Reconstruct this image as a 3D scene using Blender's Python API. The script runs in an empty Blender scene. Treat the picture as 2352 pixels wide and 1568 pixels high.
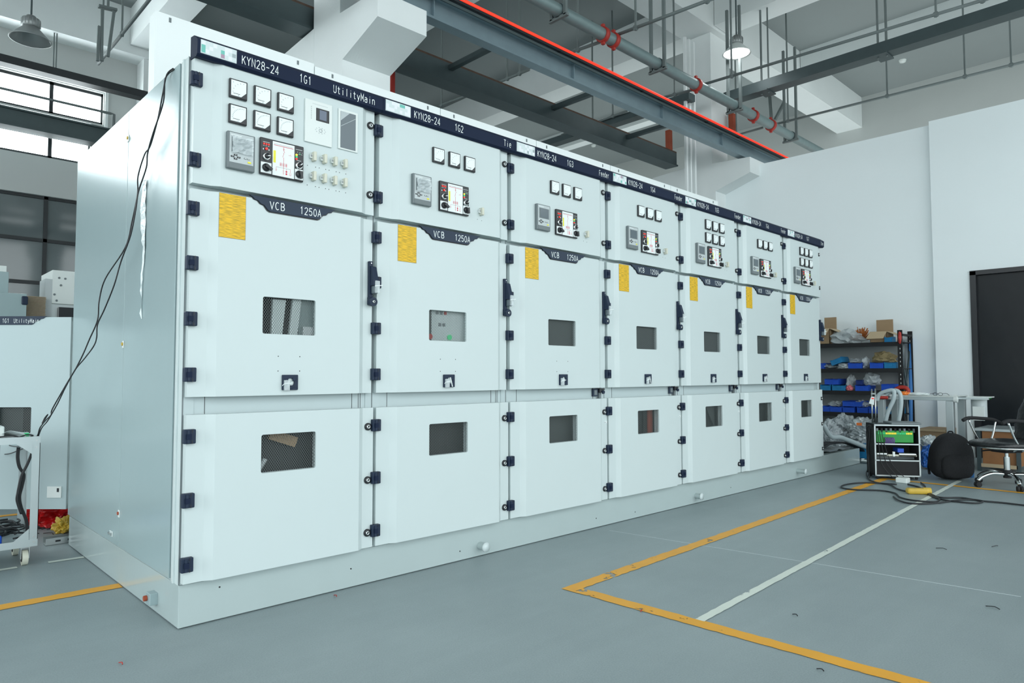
import bpy, bmesh, math, random
from mathutils import Vector, Matrix, noise
S = bpy.context.scene
COL = S.collection
PI = math.pi

# ------------------------------------------------------------ camera
CAM = Vector((-1.0885, -3.2806, 1.1321))
FPX = 1583.0
RT = Vector((0.72129, -0.69263, -0.00163)); UP = Vector((-0.03174, -0.03540, 0.99887)); FW = Vector((0.69190, 0.72042, 0.04752))
cd = bpy.data.cameras.new('camera'); co = bpy.data.objects.new('camera', cd); COL.objects.link(co)
cd.sensor_width = 36; cd.lens = FPX / 2352 * 36; cd.clip_start = .05; cd.clip_end = 200
m = Matrix((RT, UP, -FW)).transposed().to_4x4(); m.translation = CAM; co.matrix_world = m
S.camera = co
# ------------------------------------------------------------ world and exposure
S.view_settings.view_transform = 'Standard'; S.view_settings.look = 'None'
S.view_settings.exposure = 1.06; S.view_settings.gamma = 1; S.view_settings.use_curve_mapping = False
w = bpy.data.worlds.new('world'); S.world = w; w.use_nodes = True
bg = w.node_tree.nodes['Background']; bg.inputs[0].default_value = (.87, .975, 1.0, 1); bg.inputs[1].default_value = 1.35
_nt = w.node_tree; _tc = _nt.nodes.new('ShaderNodeTexCoord'); _sp = _nt.nodes.new('ShaderNodeSeparateXYZ'); _cr = _nt.nodes.new('ShaderNodeValToRGB'); _mr = _nt.nodes.new('ShaderNodeMapRange')
_nt.links.new(_tc.outputs['Generated'], _sp.inputs[0]); _nt.links.new(_sp.outputs[2], _mr.inputs[0]); _mr.inputs[1].default_value = -1; _mr.inputs[2].default_value = 1
_cr.color_ramp.elements[0].position = .485; _cr.color_ramp.elements[0].color = (.44, .48, .48, 1); _cr.color_ramp.elements[1].position = .50; _cr.color_ramp.elements[1].color = (.905, .99, 1.01, 1)
_nt.links.new(_mr.outputs[0], _cr.inputs[0]); _nt.links.new(_cr.outputs[0], bg.inputs[0])


def at(px, py, **k):
    """world point seen at a place of the 2352x1568 frame on a given plane"""
    d = FW + RT * ((px - 1176) / FPX) + UP * ((784 - py) / FPX)
    (a, v), = k.items(); i = 'xyz'.index(a)
    return CAM + d * ((v - CAM[i]) / d[i])


# ------------------------------------------------------------ materials
MATS = {}


def mat(name, col, rough=.5, metal=0, var=.04, scale=6, bump=0, bscale=60, alpha=1, trans=0, emit=0, spec=.5, coat=0):
    if name in MATS: return MATS[name]
    ma = bpy.data.materials.new(name); ma.use_nodes = True
    nt = ma.node_tree; n = nt.nodes; b = n['Principled BSDF']
    b.inputs['Roughness'].default_value = rough; b.inputs['Metallic'].default_value = metal
    b.inputs['Specular IOR Level'].default_value = spec
    tc = n.new('ShaderNodeTexCoord'); nz = n.new('ShaderNodeTexNoise'); nz.inputs['Scale'].default_value = scale
    nz.inputs['Detail'].default_value = 4
    nt.links.new(tc.outputs['Object'], nz.inputs['Vector'])
    mx = n.new('ShaderNodeMix'); mx.data_type = 'RGBA'
    c = col
    mx.inputs[6].default_value = (c[0] * (1 - var), c[1] * (1 - var), c[2] * (1 - var), 1)
    mx.inputs[7].default_value = (min(1, c[0] * (1 + var)), min(1, c[1] * (1 + var)), min(1, c[2] * (1 + var)), 1)
    nt.links.new(nz.outputs['Fac'], mx.inputs[0]); nt.links.new(mx.outputs[2], b.inputs['Base Color'])
    if bump:
        n2 = n.new('ShaderNodeTexNoise'); n2.inputs['Scale'].default_value = bscale; n2.inputs['Detail'].default_value = 3
        nt.links.new(tc.outputs['Object'], n2.inputs['Vector'])
        bp = n.new('ShaderNodeBump'); bp.inputs['Strength'].default_value = bump; bp.inputs['Distance'].default_value = .01
        nt.links.new(n2.outputs['Fac'], bp.inputs['Height']); nt.links.new(bp.outputs['Normal'], b.inputs['Normal'])
    if alpha < 1: b.inputs['Alpha'].default_value = alpha
    if trans: b.inputs['Transmission Weight'].default_value = trans
    if coat: b.inputs['Coat Weight'].default_value = coat
    if emit:
        b.inputs['Emission Color'].default_value = (*col, 1); b.inputs['Emission Strength'].default_value = emit
    MATS[name] = ma
    return ma


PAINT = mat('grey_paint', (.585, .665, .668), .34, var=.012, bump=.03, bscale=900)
TOPW = mat('white_top_plate', (.86, .91, .91), .5, var=.01)
PAINTM = mat('grey_paint_rear_shade', (.44, .54, .555), .3, var=.015)  # the cabinet paint again, toned down because the rear door is less lit
PAINTS = mat('grey_paint_shaded', (.325, .425, .44), .2, var=.015, bump=.04, bscale=700)  # same cabinet paint, darkened to carry the weaker light on the side
PLINTH = mat('plinth_paint', (.42, .50, .50), .12, spec=.8, var=.03, bump=.02, bscale=40)
FRAME = mat('frame_paint', (.47, .55, .56), .4, var=.02)
NAVY = mat('navy_plastic', (.012, .020, .046), .55, spec=.12, var=.1, bump=.05, bscale=500)
SLATE = mat('slate_plate', (.035, .050, .078), .5, spec=.2, var=.05)
HING = mat('hinge_plastic', (.016, .028, .056), .45, spec=.25, var=.08)
BLACK = mat('black_plastic', (.012, .014, .018), .35, var=.1)
BLKM = mat('black_matte', (.012, .013, .015), .8, var=.2)
WHT = mat('white_print', (.86, .92, .92), .5, var=.01)
OFFW = mat('white_plastic', (.74, .79, .77), .35, var=.02)
CREAM = mat('cream_plastic', (.66, .66, .55), .4, var=.05)
METAL = mat('zinc_metal', (.55, .58, .58), .3, 1, var=.08)
CHROME = mat('chrome', (.75, .78, .78), .12, 1, var=.02)
GREYF = mat('relay_grey', (.16, .19, .20), .5)
GREYL = mat('relay_face', (.50, .55, .56), .4)
LCD = mat('lcd_glass', (.10, .13, .15), .12)
LCDB = mat('lcd_blue', (.10, .13, .19), .15)
RED = mat('red_print', (.62, .035, .07), .5)
REDL = mat('red_lens', (.75, .03, .02), .3, emit=.25)
YELL = mat('yellow_print', (.85, .78, .05), .5)
GRNL = mat('green_lens', (.03, .5, .18), .3, emit=.15)
YELI = mat('amber_lens', (.9, .65, .05), .3, emit=.2)
DARKI = mat('dark_inside', (.012, .014, .015), .6)
GREYI = mat('grey_inside', (.05, .062, .062), .6)
LIGHTI = mat('light_inside', (.55, .63, .63), .5)
FILM = mat('clear_film', (.80, .88, .90), .12, alpha=.55, bump=.9, bscale=35)
BAG = mat('bag_film', (.58, .64, .66), .15, alpha=.6, bump=.8, bscale=30, var=.25, scale=18)
BUB = mat('bubble_wrap', (.40, .45, .47), .22, var=.4, scale=30, bump=1, bscale=45, metal=.35)
BUB2 = mat('silver_bag', (.50, .55, .56), .22, var=.4, scale=24, bump=1, bscale=40, metal=.3)
CARD = mat('cardboard', (.36, .25, .145), .85, var=.08, bump=.1, bscale=30)
CARDL = mat('cardboard_flap', (.50, .39, .25), .85, var=.05)
WOODB = mat('plywood', (.30, .135, .05), .6, var=.22, scale=9)
BLUE = mat('blue_bin', (.012, .085, .55), .35, var=.08)
TEAL = mat('teal_bin', (.01, .20, .44), .4, var=.06)
BLUEF = mat('blue_sheet', (.01, .10, .38), .45, var=.2, bump=.5, bscale=12)
BLUEB = mat('blue_board', (.03, .17, .46), .5)
CABLE = mat('black_cable', (.013, .015, .018), .45)
HOSE = mat('grey_hose', (.42, .50, .52), .45, var=.05)
STEELD = mat('dark_steel', (.060, .085, .090), .45, var=.15, metal=.2)
STEELB = mat('beam_steel', (.25, .33, .37), .28, var=.12, metal=.5)
RUST = mat('rusty_rail', (.085, .05, .035), .8, var=.35, scale=20)
PIPE = mat('galvanised_pipe', (.20, .27, .275), .45, var=.12, metal=.25, scale=14)
PIPES = mat('small_pipe', (.155, .185, .185), .55, var=.15)
REDC = mat('red_clamp', (.42, .03, .02), .5, var=.15)
REDR = mat('red_conductor', (.95, .035, .01), .4, emit=.35)  # slight glow added to the red; the rail is no lamp
ORNG = mat('rust_paint', (.36, .07, .03), .7, var=.2)
CONC = mat('painted_concrete', (.82, .86, .86), .85, var=.035, scale=2.5, bump=.15, bscale=40)
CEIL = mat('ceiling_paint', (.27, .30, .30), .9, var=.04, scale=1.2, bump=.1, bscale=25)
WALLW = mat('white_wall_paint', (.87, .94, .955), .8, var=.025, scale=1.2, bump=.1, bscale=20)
WALLG = mat('grey_wall_paint', (.52, .545, .535), .85, var=.03, scale=2)
DKFR = mat('dark_window_frame', (.02, .024, .027), .5, var=.1)
GLASSD = mat('dim_glass', (.11, .135, .14), .08, spec=.8, var=.25, scale=.8)
LITWIN = mat('daylit_frosted_glass', (.88, .98, 1.0), .4, emit=7, var=.03)
DOORB = mat('black_door_paint', (.004, .007, .010), .33, spec=.28, var=.3, scale=3, bump=.2, bscale=6)
LEATH = mat('black_leather', (.012, .014, .016), .28, var=.15, bump=.5, bscale=25)
FABR = mat('black_fabric', (.010, .011, .013), .9, var=.3, bump=.6, bscale=60)
ALU = mat('aluminium', (.50, .56, .57), .35, .6, var=.05)
LAMPM = mat('lamp_metal', (.35, .37, .37), .4, .6)
LAMPI = mat('lamp_inner', (.42, .47, .47), .5)
LAMPON = mat('lit_lamp_face', (1, 1, 1), .4, emit=5)
PINK = mat('pink_parts', (.65, .16, .18), .6)
ORTIE = mat('orange_ties', (.42, .14, .035), .7, var=.3, scale=30)
BRAID = mat('yellow_tape', (.60, .40, .05), .45, var=.2)
REDB = mat('red_bag_film', (.55, .01, .012), .25, var=.3, bump=.9, bscale=30)
GREENB = mat('green_module', (.02, .30, .05), .45, var=.15)
PURP = mat('purple_wire', (.18, .09, .33), .5)
BRICKP = mat('wire_coil', (.35, .30, .24), .7, var=.4, scale=60)
PUTTY = mat('lock_grey', (.33, .36, .37), .4)
MOS = [mat('logo_pale', (.66, .74, .75), .5), mat('logo_teal', (.16, .52, .45), .5), mat('logo_grey', (.36, .43, .45), .5), mat('logo_mauve', (.42, .28, .38), .5), mat('logo_white', (.80, .83, .87), .5)]


def node_mat(name):
    ma = bpy.data.materials.new(name); ma.use_nodes = True; MATS[name] = ma
    return ma, ma.node_tree, ma.node_tree.nodes, ma.node_tree.nodes['Principled BSDF']


def mth(nt, op, a, b=None):
    q = nt.nodes.new('ShaderNodeMath'); q.operation = op
    for i, v in enumerate((a, b)):
        if v is None: continue
        if isinstance(v, (int, float)): q.inputs[i].default_value = v
        else: nt.links.new(v, q.inputs[i])
    return q.outputs[0]


def mesh_mat():
    ma, nt, n, b = node_mat('expanded_metal_mesh')
    b.inputs['Base Color'].default_value = (.095, .115, .115, 1); b.inputs['Roughness'].default_value = .5
    tc = n.new('ShaderNodeTexCoord'); sp = n.new('ShaderNodeSeparateXYZ'); nt.links.new(tc.outputs['Object'], sp.inputs[0])
    u = mth(nt, 'DIVIDE', sp.outputs[0], .0118); v = mth(nt, 'DIVIDE', sp.outputs[2], .0168)
    def line(s):
        f = mth(nt, 'FRACT', s); return mth(nt, 'GREATER_THAN', mth(nt, 'ABSOLUTE', mth(nt, 'SUBTRACT', f, .5)), .405)
    l = mth(nt, 'MAXIMUM', line(mth(nt, 'ADD', u, v)), line(mth(nt, 'ADD', mth(nt, 'SUBTRACT', u, v), 50.0)))
    nt.links.new(l, b.inputs['Alpha'])
    return ma


def label_mat():
    ma, nt, n, b = node_mat('yellow_label')
    tc = n.new('ShaderNodeTexCoord'); mp = n.new('ShaderNodeMapping'); mp.inputs['Scale'].default_value = (26, 1, 480)
    nz = n.new('ShaderNodeTexNoise'); nz.inputs['Scale'].default_value = 1.0; nz.inputs['Detail'].default_value = 2
    nt.links.new(tc.outputs['Object'], mp.inputs[0]); nt.links.new(mp.outputs[0], nz.inputs['Vector'])
    cr = n.new('ShaderNodeValToRGB'); cr.color_ramp.elements[0].position = .44; cr.color_ramp.elements[1].position = .56
    cr.color_ramp.elements[0].color = (.50, .31, .0, 1); cr.color_ramp.elements[1].color = (.88, .52, .0, 1)
    nt.links.new(nz.outputs['Fac'], cr.inputs[0]); nt.links.new(cr.outputs[0], b.inputs['Base Color'])
    b.inputs['Roughness'].default_value = .45
    return ma


def floor_mat():
    ma, nt, n, b = node_mat('epoxy_floor')
    tc = n.new('ShaderNodeTexCoord')
    n1 = n.new('ShaderNodeTexNoise'); n1.inputs['Scale'].default_value = .9; n1.inputs['Detail'].default_value = 8; n1.inputs['Roughness'].default_value = .7
    n2 = n.new('ShaderNodeTexNoise'); n2.inputs['Scale'].default_value = 150; n2.inputs['Detail'].default_value = 2
    mp = n.new('ShaderNodeMapping'); mp.inputs['Scale'].default_value = (.6, 6, 1); mp.inputs['Rotation'].default_value = (0, 0, -.5)
    n3 = n.new('ShaderNodeTexNoise'); n3.inputs['Scale'].default_value = 2; n3.inputs['Detail'].default_value = 6
    nt.links.new(tc.outputs['Object'], n1.inputs['Vector']); nt.links.new(tc.outputs['Object'], n2.inputs['Vector'])
    nt.links.new(tc.outputs['Object'], mp.inputs[0]); nt.links.new(mp.outputs[0], n3.inputs['Vector'])
    s = mth(nt, 'ADD', mth(nt, 'MULTIPLY', n1.outputs['Fac'], .45), mth(nt, 'ADD', mth(nt, 'MULTIPLY', n2.outputs['Fac'], .42), mth(nt, 'MULTIPLY', n3.outputs['Fac'], .13)))
    cr = n.new('ShaderNodeValToRGB'); cr.color_ramp.elements[0].position = .28; cr.color_ramp.elements[1].position = .72
    cr.color_ramp.elements[0].color = (.20, .25, .262, 1); cr.color_ramp.elements[1].color = (.335, .40, .415, 1)
    nt.links.new(s, cr.inputs[0]); nt.links.new(cr.outputs[0], b.inputs['Base Color'])
    b.inputs['Roughness'].default_value = .42
    bp = n.new('ShaderNodeBump'); bp.inputs['Strength'].default_value = .12; bp.inputs['Distance'].default_value = .004
    nt.links.new(n2.outputs['Fac'], bp.inputs['Height']); nt.links.new(bp.outputs[0], b.inputs['Normal'])
    return ma


def worn_mat(name, col, wear):
    ma, nt, n, b = node_mat(name)
    tc = n.new('ShaderNodeTexCoord')
    n1 = n.new('ShaderNodeTexNoise'); n1.inputs['Scale'].default_value = 7; n1.inputs['Detail'].default_value = 9; n1.inputs['Roughness'].default_value = .75
    nt.links.new(tc.outputs['Object'], n1.inputs['Vector'])
    n2 = n.new('ShaderNodeTexNoise'); n2.inputs['Scale'].default_value = 5
    nt.links.new(tc.outputs['Object'], n2.inputs['Vector'])
    mx = n.new('ShaderNodeMix'); mx.data_type = 'RGBA'; mx.inputs[6].default_value = (*[c * .82 for c in col], 1); mx.inputs[7].default_value = (*col, 1)
    nt.links.new(n2.outputs['Fac'], mx.inputs[0]); nt.links.new(mx.outputs[2], b.inputs['Base Color'])
    nt.links.new(mth(nt, 'GREATER_THAN', n1.outputs['Fac'], wear), b.inputs['Alpha'])
    b.inputs['Roughness'].default_value = .5
    return ma


MESHM = mesh_mat(); LABELM = label_mat(); FLOORM = floor_mat()
YLINE = worn_mat('worn_yellow_paint', (.90, .43, .03), .39); WLINE = worn_mat('worn_white_paint', (.78, .84, .76), .365)

# ------------------------------------------------------------ geometry
WO = {}
TXT = {}


# monoline letters as polylines in a 6 x 10 cell (y up, descenders below 0)
def _arc(cx, cy, rx, ry, a0, a1, n=8): return [(cx + rx * math.cos(math.radians(a0 + (a1 - a0) * i / n)), cy + ry * math.sin(math.radians(a0 + (a1 - a0) * i / n))) for i in range(n + 1)]
GL = {
 'K': [[(.6, 0), (.6, 10)], [(5.4, 10), (.6, 3.8)], [(2.2, 6), (5.6, 0)]], 'Y': [[(.3, 10), (3, 5), (5.7, 10)], [(3, 5), (3, 0)]],
 'N': [[(.6, 0), (.6, 10), (5.4, 0), (5.4, 10)]], '2': [_arc(3, 7.4, 2.4, 2.6, 170, -20) + [(.6, 0), (5.6, 0)]],
 '8': [_arc(3, 7.6, 2.1, 2.4, 0, 360, 14), _arc(3, 2.6, 2.5, 2.6, 0, 360, 14)], '-': [[(.6, 4.8), (5.4, 4.8)]], '4': [[(4.2, 0), (4.2, 10), (.3, 2.8), (5.8, 2.8)]],
 '1': [[(1.4, 8), (3.2, 10), (3.2, 0)]], 'G': [_arc(3.1, 5, 2.6, 5, 50, 320, 14), [(5.3, 1.6), (5.3, 4.6), (3.2, 4.6)]],
 '3': [_arc(2.8, 7.5, 2.3, 2.5, 155, -90, 10), _arc(2.8, 2.5, 2.6, 2.5, 90, -160, 10)], '5': [[(5.2, 10), (1.1, 10), (.8, 5.4)] + _arc(2.9, 3.1, 2.5, 3.1, 130, -150, 10)],
 '6': [[(4.6, 9.6), (1.6, 6.6)] + _arc(3, 2.9, 2.4, 2.9, 150, -210, 14)], '7': [[(.5, 10), (5.5, 10), (2.4, 0)]], '0': [_arc(3, 5, 2.4, 5, 0, 360, 16)],
 'U': [[(.6, 10), (.6, 2.6)] + _arc(3, 2.6, 2.4, 2.6, 180, 360, 8) + [(5.4, 10)]], 't': [[(2.4, 9.4), (2.4, 1.4), (3.3, .2), (4.8, .4)], [(.8, 6.8), (4.8, 6.8)]],
 'i': [[(3, 6.8), (3, 0)], [(3, 9.4), (3, 8.7)]], 'l': [[(3, 10), (3, 0)]], 'y': [[(.6, 6.8), (3, .4)], [(5.4, 6.8), (2.4, -1.6), (1, -2.4)]],
 'M': [[(.4, 0), (.4, 10), (3, 3.4), (5.6, 10), (5.6, 0)]], 'a': [_arc(2.8, 2.2, 2.2, 2.2, 0, 360, 12), [(1, 6.2), (3, 6.9), (5, 5.6), (5, 0)]], 'n': [[(.8, 6.8), (.8, 0)], [(.8, 4.6)] + _arc(3, 4.6, 2.2, 2.2, 150, 0, 6) + [(5.2, 0)]],
 'T': [[(.3, 10), (5.7, 10)], [(3, 10), (3, 0)]], 'e': [[(.8, 3.6), (5.2, 3.6)] + _arc(3, 3.4, 2.2, 3.4, 0, 310, 12)], 'F': [[(.8, 0), (.8, 10), (5.4, 10)], [(.8, 5.2), (4.6, 5.2)]],
 'd': [[(5, 10), (5, 0)], _arc(2.9, 3.4, 2.1, 3.4, 0, 360, 12)], 'r': [[(1.4, 6.8), (1.4, 0)], [(1.4, 4.4), (2.8, 6.6), (4.8, 6.6)]], 'm': [[(.4, 6.8), (.4, 0)], [(.4, 5.6), (1.6, 6.8), (3, 5.6), (3, 0)], [(3, 5.6), (4.4, 6.8), (5.6, 5.6), (5.6, 0)]],
 'V': [[(.3, 10), (3, 0), (5.7, 10)]], 'C': [_arc(3.1, 5, 2.6, 5, 50, 310, 14)], 'B': [[(.7, 0), (.7, 10), (3, 10)] + _arc(3, 7.6, 2.1, 2.4, 90, -90, 8) + [(.7, 5.2)], [(3, 5.2)] + _arc(3, 2.6, 2.5, 2.6, 90, -90, 8) + [(.7, 0)]],
 'A': [[(.2, 0), (3, 10), (5.8, 0)], [(1.2, 3.4), (4.8, 3.4)]], 'I': [[(3, 0), (3, 10)], [(1.4, 10), (4.6, 10)], [(1.4, 0), (4.6, 0)]], 'k': [[(.8, 0), (.8, 10)], [(4.8, 6.6), (.8, 2.8)], [(2.4, 4.2), (5.2, 0)]]}


def text_mesh(s):
    """letters in a box one wide, capitals one high"""
    if s in TXT: return TXT[s]
    vs = []; fs = []; n = len(s); W = n * 7.6 - 1.6; hw = .50
    for k, ch in enumerate(s):
        for li, P in enumerate(GL.get(ch, [])):
            closed = math.hypot(P[0][0] - P[-1][0], P[0][1] - P[-1][1]) < .01
            if closed: P = P[:-1]
            m_ = len(P); o = len(vs)
            for i in range(m_):
                a_ = P[i - 1] if (i or closed) else None; c_ = P[(i + 1) % m_] if (i < m_ - 1 or closed) else None; b_ = P[i]
                def un_(p, q): L = math.hypot(q[0] - p[0], q[1] - p[1]) or 1; return ((q[0] - p[0]) / L, (q[1] - p[1]) / L)
                d1 = un_(a_, b_) if a_ else un_(b_, c_); d2 = un_(b_, c_) if c_ else un_(a_, b_)
                nx, ny = -(d1[1] + d2[1]), d1[0] + d2[0]; L = math.hypot(nx, ny) or 1; nx, ny = nx / L, ny / L
                kk = hw / max(.35, nx * -d1[1] + ny * d1[0])
                for sg in (1, -1): vs.append(((b_[0] + sg * nx * kk + k * 7.6) / W, (b_[1] + sg * ny * kk) / 10, li))
            for i in range(m_ if closed else m_ - 1):
                j = (i + 1) % m_; fs.append((o + 2 * i, o + 2 * i + 1, o + 2 * j + 1, o + 2 * j))
    TXT[s] = (vs, fs); return TXT[s]


class G:
    def __init__(s, M=None): s.v = []; s.f = []; s.m = []; s.sm = []; s.mats = []; s.M = M
    def add(s, vs, fs, ma, smooth=False):
        o = len(s.v)
        for p in vs:
            p = Vector(p); s.v.append(s.M @ p if s.M else p)
        if ma not in s.mats: s.mats.append(ma)
        k = s.mats.index(ma)
        for f in fs: s.f.append(tuple(i + o for i in f)); s.m.append(k); s.sm.append(smooth)
        return s
    def bm(s, b, ma, smooth=False):
        b.verts.index_update(); s.add([v.co.copy() for v in b.verts], [[v.index for v in f.verts] for f in b.faces], ma, smooth); b.free(); return s
    def box(s, x0, x1, y0, y1, z0, z1, ma, bev=0):
        x0, x1 = sorted((x0, x1)); y0, y1 = sorted((y0, y1)); z0, z1 = sorted((z0, z1))
        if bev:
            b = bmesh.new(); bmesh.ops.create_cube(b, size=1)
            for v in b.verts: v.co = Vector(((x0 + x1) / 2 + v.co.x * (x1 - x0), (y0 + y1) / 2 + v.co.y * (y1 - y0), (z0 + z1) / 2 + v.co.z * (z1 - z0)))
            bmesh.ops.bevel(b, geom=b.edges[:], offset=bev, segments=2, profile=.5, affect='EDGES', clamp_overlap=True)
            return s.bm(b, ma)
        v = [(x, y, z) for x in (x0, x1) for y in (y0, y1) for z in (z0, z1)]
        return s.add(v, [(0, 1, 3, 2), (4, 6, 7, 5), (0, 4, 5, 1), (2, 3, 7, 6), (0, 2, 6, 4), (1, 5, 7, 3)], ma)
    def bar(s, a, b, w, h, ma):
        """rectangular bar from a to b, w across, h high"""
        a = Vector(a); b = Vector(b); d = (b - a).normalized(); u = Vector((0, 0, 1)) if abs(d.z) < .95 else Vector((0, 1, 0))
        r = d.cross(u).normalized(); u = r.cross(d)
        v = [p + r * (w / 2 * i) + u * (h / 2 * j) for p in (a, b) for i in (-1, 1) for j in (-1, 1)]
        return s.add(v, [(0, 1, 3, 2), (4, 6, 7, 5), (0, 4, 5, 1), (2, 3, 7, 6), (0, 2, 6, 4), (1, 5, 7, 3)], ma)
    def ext(s, pts, ax, a0, a1, ma):
        """extrude a 2D outline along axis ax"""
        def mk(p, a): return (a, p[0], p[1]) if ax == 'x' else ((p[0], a, p[1]) if ax == 'y' else (p[0], p[1], a))
        n = len(pts); v = [mk(p, a0) for p in pts] + [mk(p, a1) for p in pts]
        return s.add(v, [tuple(range(n)), tuple(reversed(range(n, 2 * n)))] + [(i, i + n, (i + 1) % n + n, (i + 1) % n) for i in range(n)], ma)
    def cyl(s, a, b, r, ma, n=16, r2=None, smooth=True):
        a = Vector(a); b = Vector(b); d = (b - a).normalized(); q = d.to_track_quat('Z', 'Y'); r2 = r if r2 is None else r2
        c = [(math.cos(2 * PI * i / n), math.sin(2 * PI * i / n)) for i in range(n)]
        v = [a + q @ Vector((x * r, y * r, 0)) for x, y in c] + [b + q @ Vector((x * r2, y * r2, 0)) for x, y in c]
        s.add(v, [(i, (i + 1) % n, (i + 1) % n + n, i + n) for i in range(n)], ma, smooth)
        return s.add(v, [tuple(reversed(range(n))), tuple(range(n, 2 * n))], ma)
    def tube(s, pts, r, ma, n=8, sub=5):
        P = [Vector(p) for p in pts]
        if sub > 1 and len(P) > 2:
            Q = []
            for i in range(len(P) - 1):
                p0 = P[max(i - 1, 0)]; p1 = P[i]; p2 = P[i + 1]; p3 = P[min(i + 2, len(P) - 1)]
                for k in range(sub):
                    t = k / sub
                    Q.append(.5 * ((2 * p1) + (p2 - p0) * t + (2 * p0 - 5 * p1 + 4 * p2 - p3) * t * t + (3 * p1 - p0 - 3 * p2 + p3) * t ** 3))
            Q.append(P[-1]); P = Q
        v = []; f = []; u = None
        for i, p in enumerate(P):
            d = (P[min(i + 1, len(P) - 1)] - P[max(i - 1, 0)]).normalized()
            if u is None: u = d.orthogonal().normalized()
            u = (u - d * u.dot(d)).normalized(); w_ = d.cross(u)
            v += [p + (u * math.cos(2 * PI * k / n) + w_ * math.sin(2 * PI * k / n)) * r for k in range(n)]
            if i: f += [((i - 1) * n + k, (i - 1) * n + (k + 1) % n, i * n + (k + 1) % n, i * n + k) for k in range(n)]
        f += [tuple(reversed(range(n))), tuple(range(len(P) * n - n, len(P) * n))]
        return s.add(v, f, ma, True)
    def lathe(s, prof, c, ma, n=24, ax='z', smooth=True):
        v = []; f = []
        for r, h in prof:
            for k in range(n):
                a = 2 * PI * k / n; x, y = r * math.cos(a), r * math.sin(a)
                v.append(Vector(c) + (Vector((x, y, h)) if ax == 'z' else (Vector((x, h, y)) if ax == 'y' else Vector((h, x, y)))))
        for i in range(len(prof) - 1): f += [(i * n + k, i * n + (k + 1) % n, (i + 1) * n + (k + 1) % n, (i + 1) * n + k) for k in range(n)]
        return s.add(v, f, ma, smooth)
    def blob(s, c, size, ma, seed=0, amp=.25, sub=3, fl=False, freq=2.2):
        b = bmesh.new(); bmesh.ops.create_icosphere(b, subdivisions=sub, radius=.5)
        for v in b.verts:
            k = 1 + amp * noise.noise(v.co * freq * 2 + Vector((seed * 7.3, seed, 0))) + amp * .6 * noise.noise(v.co * freq * 6 + Vector((seed, 0, seed * 3.1)))
            p = v.co * k
            if fl: p.z = max(p.z, -.36)
            v.co = Vector((c[0] + p.x * size[0], c[1] + p.y * size[1], c[2] + p.z * size[2]))
        return s.bm(b, ma)
    def holed(s, outer, hole, y0, y1, ma):
        """plate in the xz plane with a hole, between y0 (front) and y1"""
        b = bmesh.new(); loops = []
        for L in (outer, hole):
            vs = [b.verts.new((x, y0, z)) for x, z in L]; loops.append(vs)
            for i in range(len(vs)): b.edges.new((vs[i], vs[(i + 1) % len(vs)]))
        bmesh.ops.triangle_fill(b, edges=b.edges[:], use_beauty=True)
        b.verts.index_update()
        fs = [[v.index for v in f.verts] for f in b.faces]; b.free()
        no, nh = len(outer), len(hole)
        v = [(x, y0, z) for x, z in outer + hole] + [(x, y1, z) for x, z in outer + hole]; n = no + nh
        s.add(v, fs + [[i + n for i in reversed(f)] for f in fs] + [(i, (i + 1) % no, (i + 1) % no + n, i + n) for i in range(no)] + [(no + i, no + (i + 1) % nh, no + (i + 1) % nh + n, no + i + n) for i in range(nh)], ma)
        return s
    def text(s, st, o, x1, h, ma, xd=(1, 0, 0), zd=(0, 0, 1)):
        """write st from o, x1 wide and h high"""
        vs, fs = text_mesh(st); o = Vector(o); xd = Vector(xd); zd = Vector(zd)
        nn = xd.cross(zd); return s.add([o + xd * (x * x1) + zd * (y * h) + nn * (.00012 * li) for x, y, li in vs], fs, ma)
    def mesh(s, name, org):
        me = bpy.data.meshes.new(name); me.from_pydata([tuple(v - org) for v in s.v], [], s.f)
        for q in s.mats: me.materials.append(q)
        me.polygons.foreach_set('material_index', s.m); me.polygons.foreach_set('use_smooth', s.sm); me.validate(); me.update()
        b = bmesh.new(); b.from_mesh(me); bmesh.ops.recalc_face_normals(b, faces=b.faces[:]); b.to_mesh(me); b.free()
        return me
    def build(s, name, parent=None, label=None, cat=None, group=None, kind=None):
        xs = [v.x for v in s.v]; ys = [v.y for v in s.v]; zs = [v.z for v in s.v]
        org = Vector(((min(xs) + max(xs)) / 2, (min(ys) + max(ys)) / 2, min(zs)))
        o = bpy.data.objects.new(name, s.mesh(name, org)); COL.objects.link(o)
        place(o, org, parent); tag(o, label, cat, group, kind); return o


def place(o, org, parent):
    org = Vector(org); WO[o.name] = org
    if parent: o.parent = parent; o.location = org - WO[parent.name]
    else: o.location = org


def tag(o, label=None, cat=None, group=None, kind=None):
    if label: o['label'] = label
    if cat: o['category'] = cat
    if group: o['group'] = group
    if kind: o['kind'] = kind


def empty(name, loc, label, cat, group=None):
    o = bpy.data.objects.new(name, None); COL.objects.link(o); o.empty_display_size = .1; place(o, loc, None); tag(o, label, cat, group); return o


PROTO = {}


def inst(key, name, fn, parent, loc, label=None):
    """a part whose mesh is shared between all its copies; fn() builds it about the origin"""
    if key not in PROTO: PROTO[key] = fn().mesh(key, Vector((0, 0, 0)))
    o = bpy.data.objects.new(name, PROTO[key]); COL.objects.link(o); place(o, loc, parent)
    if label: o['label'] = label
    return o


def rrect(x0, x1, z0, z1, r, n=5):
    p = []
    for cx, cz, a0 in ((x1 - r, z1 - r, 0), (x0 + r, z1 - r, 90), (x0 + r, z0 + r, 180), (x1 - r, z0 + r, 270)):
        for i in range(n):
            a = math.radians(a0 + 90 * i / (n - 1)); p.append((cx + r * math.cos(a), cz + r * math.sin(a)))
    return p


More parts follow.
